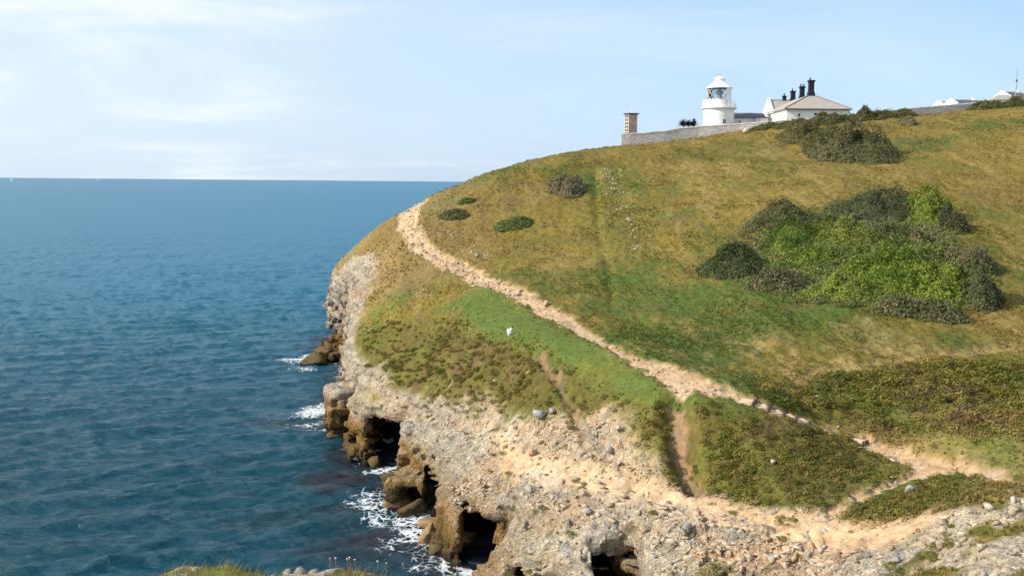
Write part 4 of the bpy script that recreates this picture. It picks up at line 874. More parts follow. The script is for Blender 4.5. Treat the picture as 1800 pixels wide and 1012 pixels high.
# ------------------------------------------------------------------ lighthouse
def lighthouse():
    Y = 216.0; cx = P(1263.5, 200, Y)[0]; zf = lambda py: P(1263.5, py, Y)[2]; g = gz(cx, Y) - 1.0
    e = empty('lighthouse', (cx, Y, g)); tag(e, 'squat white round lighthouse with glazed lantern behind the boundary wall', 'lighthouse')
    Z = lambda py: zf(py) - g
    MB().lathe([(3.28, 0), (3.22, Z(193.5)), (0, Z(193.5))], 56).build('tower', M_WHITE, e, True)
    co = MB().lathe([(3.2, Z(194)), (3.35, Z(193)), (3.62, Z(191.8)), (3.72, Z(191.4)), (3.72, Z(189.6)), (2.4, Z(189.4))], 56).build('gallery', M_WHITE, e, True)
    MB().lathe([(3.42, Z(189.7)), (3.42, Z(177.5)), (3.36, Z(177.5)), (3.36, Z(189.7))], 40, R(95), R(290)).build('gallery_panel', M_WHITE, co, True)
    for a in range(-65, 95, 16):
        x, y = 3.5 * math.cos(R(a)), 3.5 * math.sin(R(a)); MB().tube((x, y, Z(189.6)), (x, y, Z(180)), .05).build('rail_post', M_WHITE, co)
    for zz in (180.2, 184.5):
        MB().lathe([(3.46, Z(zz)), (3.54, Z(zz)), (3.54, Z(zz) + .07), (3.46, Z(zz) + .07), (3.46, Z(zz))], 30, R(-70), R(95)).build('rail', M_WHITE, co)
    lan = MB().lathe([(2.62, Z(189.5)), (2.62, Z(176.2)), (2.68, Z(176.0)), (2.68, Z(175.5)), (2.3, Z(175.5))], 48).build('lantern_base', M_WHITE, e, True)
    # glazing on the seaward side, blank plate landward
    MB().lathe([(2.5, Z(175.5)), (2.5, Z(155.6)), (2.44, Z(155.6)), (2.44, Z(175.5))], 30, R(-66), R(25)).build('blank_panel', M_WHITE, lan, True)
    n = 15; a0, a1 = R(25), R(294)
    for i in range(n):
        b0, b1 = a0 + (a1 - a0) * i / n, a0 + (a1 - a0) * (i + 1) / n; q = lambda a, z: (2.47 * math.cos(a), 2.47 * math.sin(a), z)
        pn = MB().slab([q(b0, Z(175.4)), q(b1, Z(175.4)), q(b1, Z(155.8)), q(b0, Z(155.8))], .02).build('pane', M_LGLASS, lan)
        zm = [Z(175.4) + (Z(155.8) - Z(175.4)) * k / 3 for k in range(4)]
        for k in range(3):
            s0, s1 = (b0, b1) if (i + k) % 2 == 0 else (b1, b0)
            MB().tube(q(s0, zm[k]), q(s1, zm[k + 1]), .045, 6).build('glazing_bar', M_FRAME if i < 11 else M_DARKM, lan)
    op = MB().lathe([(.55, Z(176)), (.5, Z(171)), (.8, Z(170.5)), (.8, Z(169.8))], 20).build('lamp_pedestal', M_WHITE, e, True)
    MB().lathe([(.5, Z(169.8)), (.7, Z(166)), (.72, Z(163.5)), (.62, Z(161)), (.35, Z(158.6)), (0, Z(158.4))], 16).build('lens', M_LENS, op)
    ro = MB().lathe([(2.4, Z(156.2)), (2.74, Z(156.0)), (2.78, Z(154.8)), (2.5, Z(153.2)), (1.75, Z(148.0)), (1.15, Z(143.8)), (1.05, Z(142.2))], 48).build('lantern_roof', M_WHITE, e, True)
    MB().lathe([(2.4, Z(156.25)), (0.1, Z(156.3))], 40).build('ceiling', M_DARKM, ro)
    MB().lathe([(1.05, Z(142.4)), (1.12, Z(141.5)), (1.15, Z(139)), (1.0, Z(137.2)), (.6, Z(135.8)), (.32, Z(134.8)), (.28, Z(133))], 32).build('ventilator', M_WHITE, ro, True)
    v = MB().tube((-.15, 0, Z(133.2)), (-.15, 0, Z(130.4)), .05); v.box(-.55, .30, -.03, .03, Z(132.6), Z(131.3)); v.build('wind_vane', M_GREYM, ro)
    wx = P(1267.5, 214, Y)[0] - cx; yy = -math.sqrt(3.25 ** 2 - wx ** 2)
    wn = MB().box(wx - .33, wx + .33, yy - .06, yy + .15, Z(218.6), Z(210.2)).build('window', M_FRAME, e)
    for s in (-.16, .16): MB().box(wx + s - .12, wx + s + .12, yy - .075, yy, Z(218.2), Z(210.6)).build('pane', M_GLASSD, wn)
    return e
lighthouse()

def window(parent, x0, x1, z0, z1, y, mull=1):
    f = MB(); t = .09
    f.box(x0, x1, y - .07, y + .05, z0, z0 + t).box(x0, x1, y - .07, y + .05, z1 - t, z1).box(x0, x0 + t, y - .07, y + .05, z0 + t, z1 - t).box(x1 - t, x1, y - .07, y + .05, z0 + t, z1 - t)
    for k in range(mull): xm = x0 + (x1 - x0) * (k + 1) / (mull + 1); f.box(xm - .035, xm + .035, y - .055, y + .05, z0 + t, z1 - t)
    w_ = f.build('window', M_FRAME, parent); MB().box(x0 + t, x1 - t, y - .03, y + .01, z0 + t, z1 - t).build('pane', M_GLASSD, w_); MB().box(x0 - .1, x1 + .1, y - .14, y + .02, z0 - .1, z0 - .005).build('sill', M_FRAME, w_)
    return w_
def link_range():
    Y = 218.0; x0 = P(1290, 205, Y)[0]; x1 = P(1347, 205, Y)[0]; z = lambda py: P(1318, py, Y)[2]; g = gz((x0 + x1) / 2, Y) - .8
    e = empty('link_building', ((x0 + x1) / 2, Y, g)); tag(e, 'low white link building with dark slate roof beside the lighthouse', 'building')
    X0, X1 = x0 - (x0 + x1) / 2, x1 - (x0 + x1) / 2; ze, zr = z(207.2) - g, z(199.0) - g
    MB().box(X0, X1, 0, 5.0, 0, ze).build('wall', M_WALLW, e)
    rf = MB(); rf.slab([(X0 - .2, -.3, ze - .05), (X1, -.3, ze - .05), (X1, 2.5, zr), (X0 - .2, 2.5, zr)], .12); rf.slab([(X1, 5.3, ze - .05), (X0 - .2, 5.3, ze - .05), (X0 - .2, 2.5, zr), (X1, 2.5, zr)], .12)
    rf = rf.build('roof', M_SLATE, e); MB().box(X0 - .2, X1, 2.4, 2.6, zr + .05, zr + .2).build('ridge', M_GREYM, rf)
    MB().box(X0 - .3, X0 - .15, -.42, -.28, 0, ze - .05).build('downpipe', M_DARKM, e)
    xw = P(1300, 212, Y)[0] - (x0 + x1) / 2; window(e, xw - .28, xw + .28, z(216) - g, z(211.5) - g, 0, 0)
    xw = P(1330.5, 211, Y)[0] - (x0 + x1) / 2; window(e, xw - .22, xw + .22, z(213) - g, z(209.6) - g, -1.6, 0)
    xp = P(1327, 205, Y)[0] - (x0 + x1) / 2
    pr = MB().box(xp, X1, -1.6, -.01, 0, z(208.2) - g).build('porch', M_WALLW, e); MB().box(xp - .12, X1, -1.75, -.31, z(208.2) - g, z(206.8) - g).build('flat_roof', M_SLATE, pr)
link_range()
def chimney(parent, x, y, zb, zt, w_, pots, name='chimney'):
    b = zt - zb; w_ *= 1.2; m_ = MB()
    m_.box(x - w_ * .58, x + w_ * .58, y - w_ * .58, y + w_ * .58, zb - 1.0, zb + b * .22)
    m_.lathe([(w_ * .80, zb + b * .22), (w_ * .62, zb + b * .38), (w_ * .60, zb + b * .86), (w_ * .72, zb + b * .90), (w_ * .80, zb + b * .95), (w_ * .80, zb + b), (0, zb + b)], 4, R(45), R(405), x, y)
    c = m_.build(name, M_BLACK, parent)
    for px in pots: MB().tube((x + px, y, zt - .02), (x + px, y, zt + .55), .17, 10, .13).build('pot', M_BLACK, c)
def keepers_house():
    Y = 205.0; xa = P(1379, 193, Y)[0]; xb = P(1496, 192, Y)[0]; cx = (xa + xb) / 2; z = lambda py, yy=Y, px=1437: P(px, py, yy)[2]; g = gz(cx, Y) - 3.0
    e = empty('keepers_cottage', (cx, Y, g)); tag(e, 'white keepers cottage with tan hipped roof and four black chimneys', 'house')
    xa -= cx; xb -= cx; ze = z(192.3) - g; D = 16.0; zr = z(168.5, Y + 4.5, 1428) - g; rx = P(1428, 168, Y + 4.5)[0] - cx
    MB().box(xa + .45, xb - .45, 0, D, 0, ze).build('wall', M_WALLW, e)
    rf = MB(); o = .12
    rf.slab([(xa, -.4, ze), (xb, -.4, ze), (rx + .5, 5.2, zr), (rx - .5, 5.2, zr)], o)
    rf.slab([(xb, -.4, ze), (xb, D, ze), (rx + .5, D, zr), (rx + .5, 5.2, zr)], o); rf.slab([(xa, D, ze), (xa, -.4, ze), (rx - .5, 5.2, zr), (rx - .5, D, zr)], o)
    rf = rf.build('roof', M_ROOF, e)
    for a, b in (((xa, -.4, ze), (rx - .5, 5.2, zr)), ((xb, -.4, ze), (rx + .5, 5.2, zr)), ((rx, 5.2, zr), (rx, D, zr))):
        MB().tube((a[0], a[1], a[2] + .14), (b[0], b[1], b[2] + .16), .13, 6).build('ridge', M_RIDGE, rf)
    MB().box(xa - .05, xb + .05, -.56, -.41, ze - .14, ze + .02).build('gutter', M_DARKM, rf); MB().box(xa + .3, xb - .3, -.05, -.004, ze - .5, ze - .16).build('eaves_board', M_WHITE, e)
    for px, wd, t_, b_, mu in ((1404.6, .30, 199.5, 206.5, 0), (1436, .66, 198.2, 204.5, 1)):
        xw = P(px, 202, Y)[0] - cx; window(e, xw - wd, xw + wd, z(b_) - g, z(t_) - g, 0, mu)
    MB().box(xb - .42, xb - .30, -.12, -.02, ze - 1.6, ze - .14).build('downpipe', M_DARKM, e)
    # wing with a gable end towards the sea
    wx0 = P(1357, 200, Y + 17)[0] - cx; wy0, wy1 = 16.0, 26.5; wr = (wy0 + wy1) / 2; zwr = P(1348, 177.5, Y + wr)[2] - g; zwe = P(1357, 205, Y + wy0)[2] - g
    MB().box(wx0 + .4, rx + 6, wy0 + .01, wy1, 0, zwe).build('wing_wall', M_WALLW, e)
    wf = MB(); wf.slab([(wx0 + .3, wy0 - .2, zwe), (rx + 7, wy0 - .2, zwe), (rx + 3, wr, zwr), (wx0 + .3, wr, zwr)], .12); wf.slab([(rx + 7, wy1 + .2, zwe), (wx0 + .3, wy1 + .2, zwe), (wx0 + .3, wr, zwr), (rx + 3, wr, zwr)], .12)
    wf = wf.build('wing_roof', M_ROOF, e); MB().tube((wx0 + .3, wr, zwr + .16), (rx + 3, wr, zwr + .16), .13, 6).build('ridge', M_RIDGE, wf)
    gp = [(wx0, wy0 - .3, 0), (wx0, wy0 - .3, zwe + .35), (wx0, wr, zwr + .75), (wx0, wy1 + .3, zwe + .35), (wx0, wy1 + .3, 0)]
    MB().slab(gp, -.42).build('gable_wall', M_WALLW, e)
    chimney(e, rx, 5.6, zr - .3, P(1427, 141.5, Y + 5.6)[2] - g, .98, (-.25,))
    chimney(e, P(1410, 160, Y + 12)[0] - cx, 12.0, z(177, Y + 12, 1410) - g, P(1410, 152.5, Y + 12)[2] - g, .86, (-.3, .3))
    chimney(e, P(1394, 165, Y + wr)[0] - cx, wr, zwr - .2, P(1394, 160.5, Y + wr)[2] - g, .86, (-.15,))
    chimney(e, P(1379.5, 170, Y + wr)[0] - cx, wr + .3, zwr - .2, P(1379.5, 168.8, Y + wr)[2] - g, .70, (-.05,))
keepers_house()
def fog_pillar():
    Y = 200.6; A = P(1098.3, 230, Y + 1.2)[0]; B = P(1105.5, 230, Y)[0]; Cc = P(1119.8, 230, Y + .35)[0]; g = gz(B, Y) - .5; z = lambda py: P(1108, py, Y)[2] - g
    e = empty('signal_pillar', (B, Y, g)); tag(e, 'square stone pillar with latticed side and flat slab at the wall corner', 'pillar')
    a = Vector((A - B, 1.2, 0)); c = Vector((Cc - B, .35, 0)); d = a + c; zt, zb = z(201.2), z(233)
    k = .12
    m_ = MB(); m_.add([(0, 0, 0), tuple(c), tuple(d), tuple(a)] + [(0, 0, zt), (c.x, c.y, zt), (d.x, d.y, zt), (a.x, a.y, zt)], [(0, 1, 5, 4), (1, 2, 6, 5), (2, 3, 7, 6), (4, 5, 6, 7)])
    m_.build('shaft', M_PILLAR, e)
    n = Vector((a.y, -a.x, 0)).normalized() * -.0; u = a.normalized(); out = Vector((-u.y, u.x, 0)); 
    if out.x > 0: out = -out
    rows = 5; L_ = a.length
    MB().slab([a * .03 + Vector((0, 0, zb)), a * .97 + Vector((0, 0, zb)), a * .97 + Vector((0, 0, zt)), a * .03 + Vector((0, 0, zt))], .02).build('recess_shade', M_DARKM, e)  # flat dark sheet standing in for the shade inside the hollow shaft
    lat = MB()
    for i in range(rows + 1):
        zz = zb + (zt - zb - .15) * i / rows; p = [Vector((0, 0, zz)), a + Vector((0, 0, zz)), a + Vector((0, 0, zz + .2)), Vector((0, 0, zz + .2))]
        lat = MB(); q = [v + out * .06 for v in p]; lat.slab(q, .14); lat.build('lattice_rail', M_LATT, e)
    for f in (.0, .44, .90):
        p0 = a * f; p1 = a * min(f + .12, 1); MB().slab([p0 + out * .07 + Vector((0, 0, zb)), p1 + out * .07 + Vector((0, 0, zb)), p1 + out * .07 + Vector((0, 0, zt)), p0 + out * .07 + Vector((0, 0, zt))], .15).build('lattice_post', M_LATT, e)
    ce = d * .5; h1 = c * .64; h2 = a * .66
    q = [ce - h1 - h2, ce + h1 - h2, ce + h1 + h2, ce - h1 + h2]
    sl = MB().slab([v + Vector((0, 0, zt + .005)) for v in q], .26).build('cap_slab', M_DARKM, e)
    MB().tube((ce.x, ce.y, zt + .25), (ce.x, ce.y, z(186.5)), .07, 8, .04).build('finial', M_WHITE, sl)
fog_pillar()
def boundary_wall():
    top = [(1094.6, 235.2, 198), (1130, 233.2, 198.5), (1167.5, 229.6, 199), (1192.7, 224.8, 199.5), (1228, 222, 200), (1300, 217.2, 200), (1360, 212.8, 199), (1400, 209.5, 198.5), (1460, 205.5, 199), (1540, 196.5, 203), (1592, 190.8, 206), (1650, 185.8, 208), (1720, 179.8, 210), (1800, 176.5, 213), (1880, 174, 216)]
    w_ = empty('boundary_wall', tuple(P(1094.6, 240, 198) * np.array([1, 1, 0]) + np.array([0, 0, gz(P(1094.6, 240, 198)[0], 198)]))); tag(w_, 'long rubble stone boundary wall along the crest in front of the lighthouse', 'wall'); L0 = np.array(w_.location)
    T = [P(*t) for t in top]; fine = []
    for a, b in zip(T[:-1], T[1:]):
        n = max(2, int(np.linalg.norm(b - a) / 1.2))
        for i in range(n): fine.append(a + (b - a) * i / n)
    fine.append(T[-1])
    back = fine[0] + np.array([5.5, 30, -1.0]); nb = 20
    side = [fine[0] + (back - fine[0]) * i / nb for i in range(nb, 0, -1)]
    line = side + fine; V = []; F = []; Vc = []; r_ = np.random.default_rng(5)
    for i, p in enumerate(line):
        a = line[max(i - 1, 0)]; b = line[min(i + 1, len(line) - 1)]; t = (b - a)[:2]; t /= np.linalg.norm(t); nrm = np.array([-t[1], t[0]]) * .27
        base = gz(p[0], p[1]) - .7; jz = r_.normal(0, .05)
        for s in (-1, 1):
            q = p[:2] + s * nrm; V.append((q[0], q[1], base)); V.append((q[0], q[1], max(p[2] + jz - .14, base + .8)))
            q2 = p[:2] + s * nrm * 1.2; Vc.append((q2[0], q2[1], max(p[2] + jz - .135, base + .81))); q3 = p[:2] + s * nrm * .8; Vc.append((q3[0], q3[1], max(p[2] + jz + .05, base + 1.0)))
    for i in range(len(line) - 1):
        a = i * 4; b = a + 4; F += [(a, b, b + 1, a + 1), (a + 2, a + 3, b + 3, b + 2), (a + 1, b + 1, b + 3, a + 3)]
    m1 = MB(); m1.add(np.array(V) - L0, F + [(0, 1, 3, 2)]); m1.build('wall_face', M_RUBBLEWALL, w_)
    m2 = MB(); m2.add(np.array(Vc) - L0, [f for f in F] + [(a * 4, a * 4 + 2, a * 4 + 6, a * 4 + 4) for a in range(len(line) - 1)]); m2.build('coping', M_RUBBLEWALL, w_)
boundary_wall()
def far_house(px, Y, rows, label, wid, dep, ridge_py, eave_py, gable_left=True):
    x = P(px, 180, Y)[0]; g = min(gz(x, Y), P(px, 190, Y)[2]) - 3; e = empty('cottage', (x, Y, g)); tag(e, label, 'house', 'cottages behind the crest'); z = lambda py: P(px, py, Y)[2] - g
    ze, zr = z(eave_py), z(ridge_py); h = wid / 2
    MB().box(-h, h, 0, dep, 0, ze).build('wall', M_WALLW, e)
    r_ = MB(); r_.slab([(-h + .3, -.3, ze), (h + .3, -.3, ze), (h + .3, dep / 2, zr), (-h + .3, dep / 2, zr)], .12); r_.slab([(h + .3, dep + .3, ze), (-h + .3, dep + .3, ze), (-h + .3, dep / 2, zr), (h + .3, dep / 2, zr)], .12)
    rf = r_.build('roof', M_SLATE, e); MB().tube((-h + .3, dep / 2, zr + .14), (h, dep / 2, zr + .14), .12, 6).build('ridge', M_GREYM, rf)
    MB().slab([(-h, -.3, ze - 2), (-h, -.3, ze + .3), (-h, dep / 2, zr + .5), (-h, dep + .3, ze + .3), (-h, dep + .3, ze - 2)], -.35).build('gable_wall', M_WALLW, e)
    MB().box(h - .6, h, dep / 2 - .4, dep / 2 + .4, ze, zr + .7).build('chimney', M_WALLW, e)
    return e
far_house(1704, 232, 1, 'far white cottage with dark roof showing over the stone wall', 5.8, 7.5, 174.8, 183)
far_house(1668, 240, 1, 'small dark roofed outbuilding peeping over the stone wall', 3.2, 5.0, 179.0, 185)
far_house(1790, 226, 1, 'white gabled house at the right edge below the mast', 4.2, 8.0, 160.5, 171)
def grey_shed():
    Y = 222; x = P(1768, 175, Y)[0]; g = P(1768, 192, Y)[2] - 2; z = lambda py: P(1768, py, Y)[2] - g; e = empty('shed', (x, Y, g)); tag(e, 'grey hipped stone roofed outhouse above the hedge left of the mast', 'shed')
    MB().box(-2.6, 1.6, 0, 4, 0, z(176.5)).build('wall', M_WALLW, e); a, b = z(176.6), z(165.8)
    r_ = MB(); r_.slab([(-2.9, -.3, a), (1.9, -.3, a), (1.4, 2, b), (-.6, 2, b)], .1); r_.slab([(-2.9, 4.3, a), (-2.9, -.3, a), (-.6, 2, b)], .1); r_.slab([(1.9, 4.3, a), (-2.9, 4.3, a), (-.6, 2, b), (1.4, 2, b)], .1); r_.slab([(1.9, -.3, a), (1.9, 4.3, a), (1.4, 2, b)], .1); r_.build('roof', M_ROOF, e)
grey_shed()
def mast(px, top, base, Y, label, arm=None):
    x = P(px, base, Y)[0]; g = gz(x, Y) - .3; e = empty('mast', (x, Y, g)); tag(e, label, 'mast'); z = lambda py: P(px, py, Y)[2] - g
    MB().tube((0, 0, 0), (0, 0, z((top + base) / 2)), .16, 10, .12).build('pole', M_GREYM, e); MB().tube((0, 0, z((top + base) / 2) - .1), (0, 0, z(top)), .10, 8, .07).build('upper_pole', M_GREYM, e)
    MB().tube((0, 0, z((top + base) / 2) - .2), (0, 0, z((top + base) / 2) + .2), .2, 10).build('collar', M_DARKM, e)
    if arm: MB().tube((-arm, 0, z(top) - .2), (arm, 0, z(top) - .2), .09, 8).build('cross_arm', M_DARKM, e)
mast(1785.7, 119, 165, 224, 'tall thin grey mast rising behind the right hand house')
mast(1804, 119, 170, 232, 'second pole at the right edge with only its cross arm showing', .95)

# ------------------------------------------------------------------ bushes
def canopy(name, cx, cy, rx, ry, H, cols, label, group, seed, nl=2600, yaw=0, cat='bush', leaf=.16):
    r_ = np.random.default_rng(seed); e = empty(name, (cx, cy, gz(cx, cy))); tag(e, label, cat, group); g0 = e.location.z; cy_, sy_ = math.cos(yaw), math.sin(yaw)
    def top(u, v):
        r = np.sqrt(u * u + v * v); edge = 1 + .40 * fbm2(u / (r + .01) * 1.3 + seed, v / (r + .01) * 1.3 + seed * 1.7, 4, 7, .6); q = np.clip(1 - (r / edge) ** 1.7, 0, 1) ** .8
        X = u * rx * cy_ - v * ry * sy_; Yv = u * rx * sy_ + v * ry * cy_
        s = 1.6 / max(min(rx, 3.0), .8)
        lump = np.clip(.22 + 1.30 * (.5 + .75 * fbm2(X * s * .9 + seed * 3.1, Yv * s * .9, 3, 8)) + .38 * fbm2(X * 1.8 + seed, Yv * 1.8, 2, 9), .1, 2)
        return X, Yv, h0(cx + X, cy + Yv) - g0 + H * q * lump, q
    # twiggy inner mass
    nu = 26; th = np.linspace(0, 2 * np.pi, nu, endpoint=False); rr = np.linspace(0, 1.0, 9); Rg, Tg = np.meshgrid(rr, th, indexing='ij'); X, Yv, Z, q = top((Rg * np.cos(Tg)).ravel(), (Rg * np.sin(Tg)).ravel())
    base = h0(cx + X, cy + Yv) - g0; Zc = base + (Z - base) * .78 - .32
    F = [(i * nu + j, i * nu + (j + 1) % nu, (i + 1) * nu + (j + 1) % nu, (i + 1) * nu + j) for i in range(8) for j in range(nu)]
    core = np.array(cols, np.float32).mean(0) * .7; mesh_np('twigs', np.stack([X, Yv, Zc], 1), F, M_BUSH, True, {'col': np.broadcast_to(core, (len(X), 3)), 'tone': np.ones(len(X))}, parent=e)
    leaf *= .62; m_ = int(nl * 4.2); rad = r_.uniform(0, 1.35, m_) ** .62; ang = r_.uniform(0, 6.283, m_); X, Yv, Z, q = top(rad * np.cos(ang), rad * np.sin(ang)); ok = q > .03; X, Yv, Z, q = X[ok], Yv[ok], Z[ok], q[ok]; n = len(X)
    base = h0(cx + X, cy + Yv) - g0; dz = r_.uniform(0, 1, n) ** 2.2; Zl = base + (Z - base) * (1 - .55 * dz * (1.2 - q)) + r_.normal(.0, .05, n) + (r_.uniform(0, 1, n) < .2) * np.abs(r_.normal(0, .16, n)) * min(H, 1.5)
    pos = np.stack([X, Yv, Zl], 1) + r_.normal(0, .06, (n, 3)); gxy = np.stack([X / rx ** 2, Yv / ry ** 2, np.full(n, .6 / max(H, .5))], 1); nr = gxy / np.linalg.norm(gxy, axis=1, keepdims=True) + r_.normal(0, .55, (n, 3)); nr /= np.linalg.norm(nr, axis=1, keepdims=True)
    t = np.cross(nr, r_.normal(size=(n, 3))); t /= np.linalg.norm(t, axis=1, keepdims=True); b = np.cross(nr, t); s = (leaf * r_.uniform(.6, 1.5, n))[:, None]
    V = np.stack([pos - t * s, pos + b * s * .55, pos + t * s, pos - b * s * .55], 1).reshape(-1, 3); F = np.arange(4 * n).reshape(n, 4)
    pal = np.array(cols, np.float32); pick = np.clip((.5 + .75 * fbm2(X * .9 + seed, Yv * .9, 3, 10) + r_.normal(0, .13, n)), 0, .999) * (len(pal) - 1); i0 = pick.astype(int); fr = (pick - i0)[:, None]
    col = pal[i0] * (1 - fr) + pal[np.minimum(i0 + 1, len(pal) - 1)] * fr; col = col * r_.uniform(.75, 1.3, n)[:, None]
    mesh_np('foliage', V, F, M_BUSH, False, {'col': np.repeat(col, 4, 0), 'tone': np.ones(4 * n)}, parent=e)
    return e
DARKG, GREYG, IVY, LIMEG, DEAD, BRNG = (.085,.100,.036), (.150,.150,.068), (.110,.180,.022), (.250,.285,.050), (.290,.235,.130), (.165,.135,.065)
def bush_px(name, px, py, wpx, hpx, cols, label, group, seed, nl=2600, up=.5, leaf=.16):
    """a bush whose outline in the photograph is wpx by hpx round (px, py)"""
    f = ground(px, py + hpx * .42)[0]; bk = ground(px, py - hpx * (.5 - up * .55))[0]; c = (f + bk) / 2; k = c[1] / FPX
    ry = max((bk[1] - f[1]) / 2, wpx * k * .22); H = hpx * k * up
    return canopy(name, c[0], c[1], wpx * k / 2, min(ry, wpx * k * .7), max(H, .35), cols, label, group, seed, nl, 0, 'bush', leaf)
G1 = 'bushes of the bramble thicket on the hillside'
for i, (px, py, wd, hg, cols, lab, nl) in enumerate([
 (1375,388,135,52,[DARKG,GREYG,BRNG],'dark grey green thorn bush, upper left of the hillside thicket',2600),
 (1540,366,190,62,[DARKG,(.085,.09,.045),GREYG],'wide dark thorn bush along the top of the hillside thicket',3600),
 (1632,376,95,72,[IVY,LIMEG,(.10,.16,.02)],'bright green ivy clad bush at the upper right of the thicket',2600),
 (1672,392,60,66,[DARKG,(.07,.06,.04)],'tall dark bush at the thicket corner casting shadow on grass',1800),
 (1400,428,140,76,[IVY,(.06,.10,.02),LIMEG],'leafy green bramble mound at the left side of the thicket',2800),
 (1475,408,110,62,[IVY,DARKG,LIMEG],'green bramble mound in the upper middle of the thicket',2600),
 (1492,428,130,56,[LIMEG,(.20,.20,.05),IVY],'yellow green bramble strip in the middle of the thicket',2200),
 (1560,414,100,62,[GREYG,DARKG,BRNG],'dull grey thorn bush in the middle right of the thicket',2400),
 (1622,432,85,40,[DEAD,GREYG,DEAD],'pale dead looking bush among the green brambles',2200),
 (1288,468,110,58,[DARKG,(.06,.085,.03),GREYG],'low dark green bush at the left tip of the thicket',2600),
 (1365,498,120,44,[GREYG,(.09,.10,.04),DEAD],'grey green low bush below the left tip of the thicket',2400),
 (1440,462,150,44,[LIMEG,IVY,(.17,.18,.06)],'olive bramble bank crossing the middle of the thicket',2600),
 (1480,512,130,48,[IVY,LIMEG,(.15,.16,.06)],'mixed green bramble slope at the lower left of the thicket',2600),
 (1565,488,190,84,[LIMEG,IVY,(.13,.18,.03)],'big sunlit bright green bramble mound, lower middle of the thicket',4200),
 (1640,500,120,84,[IVY,LIMEG,IVY],'bright green bramble mound with a dark hollow beside it',3400),
 (1700,460,95,62,[BRNG,GREYG,DARKG],'brown grey thorn bush at the right edge of the thicket',2400),
 (1715,518,85,80,[GREYG,DARKG,(.10,.10,.06)],'rounded dark grey bush at the lower right end of the thicket',2800),
 (1610,548,170,40,[GREYG,(.12,.13,.05),DEAD],'low grey scrubby bush along the foot of the thicket',2400)]):
    bush_px('bramble_bush', px, py, wd, hg, cols, lab, G1, 400 + i, nl, .62)
c_ = ground(1540, 458)[0]; k_ = c_[1] / FPX
canopy('bramble_bush', c_[0], c_[1] + 1.0, 195 * k_, 9.5, 1.5, [IVY, (.14, .15, .05), LIMEG, GREYG, IVY, (.15, .17, .05)], 'low spreading bramble carpet filling the gaps between the thicket mounds', G1, 429, 12000, .0, 'bush', .17)
bush_px('thorn_bush', 1495, 262, 150, 84, [(.105,.11,.045),(.15,.145,.055),GREYG,(.10,.085,.05)], 'large rounded olive thorn bush near the crest below the cottage', None, 430, 5200, .55, .22)
bush_px('thorn_bush', 1415, 242, 90, 46, [(.15,.17,.04),BRNG,(.16,.14,.06)], 'flatter brownish thorn bush joining the big bush on its left', None, 431, 2600, .5, .2)
bush_px('thorn_bush', 996, 328, 74, 44, [(.24,.19,.11),(.21,.17,.11),(.19,.20,.08)], 'round brown grey bush on the slope left of the ruined wall', None, 432, 2400, .5, .2)
bush_px('gorse_bush', 905, 394, 66, 30, [(.13,.165,.055),(.17,.20,.06)], 'low dark green bush above the middle of the coast path', None, 433, 2000, .3, .18)
bush_px('gorse_bush', 796, 378, 60, 22, [(.16,.145,.06),(.15,.155,.06)], 'low spreading bush just above the path near the headland', None, 434, 1400, .3, .18)
bush_px('gorse_bush', 822, 354, 32, 11, [(.11,.15,.04),(.14,.165,.05)], 'smallest green bush near the left skyline', None, 435, 700, .35, .18)
bush_px('grey_bush', 1596, 216, 30, 18, [GREYG,DEAD], 'small grey bush in dry grass under the end of the hedge', None, 436, 700, .6, .18)
bush_px('wall_bush', 1155, 247, 60, 17, [(.12,.125,.045),(.15,.125,.07)], 'dark bush growing against the lower end of the stone wall', None, 437, 1500, .7, .2)
bush_px('wall_bush', 1197, 239, 36, 11, [(.10,.115,.045),(.14,.125,.06)], 'smaller dark bush farther along the foot of the stone wall', None, 438, 800, .7, .2)
G2 = 'hedge bushes along the crest wall'
for i, (px, py, wd, hg) in enumerate([(1352,221,60,12),(1400,215,66,15),(1455,210,70,17),(1512,204,70,22),(1560,202,66,24),(1590,201,34,14),(1722,189,30,14),(1738,186,56,22),(1790,184,70,24)]):
    Yh = float(np.interp(px, [1300, 1360, 1400, 1460, 1540, 1592, 1650, 1720, 1800, 1880], [203, 200, 198.5, 199, 203, 206, 208, 210, 213, 216])) - 2.6; c = P(px, py, Yh); k = Yh / FPX; Hh = P(px, py - hg * .62, Yh)[2] - gz(c[0], Yh)
    canopy('hedge_bush', c[0], Yh, wd * k * .62, 1.6, max(Hh * .8, .7), [(.085,.10,.035),(.13,.145,.045),(.15,.105,.06)], ['dark low hedge bush under the cottage window, leftmost of the crest hedge','dark hedge bush below the left half of the cottage','dark hedge bush below the right half of the cottage','dark hedge bush just right of the cottage corner','bulky hedge bush at the high point right of the cottage','last hedge bush before the bare stretch of stone wall','hedge bush where the stone wall meets the right hand hedge','tall hedge bush below the grey outhouse','hedge bush at the right edge of the picture below the mast'][i], G2, 450 + i, 2200, 0, 'bush', .22)
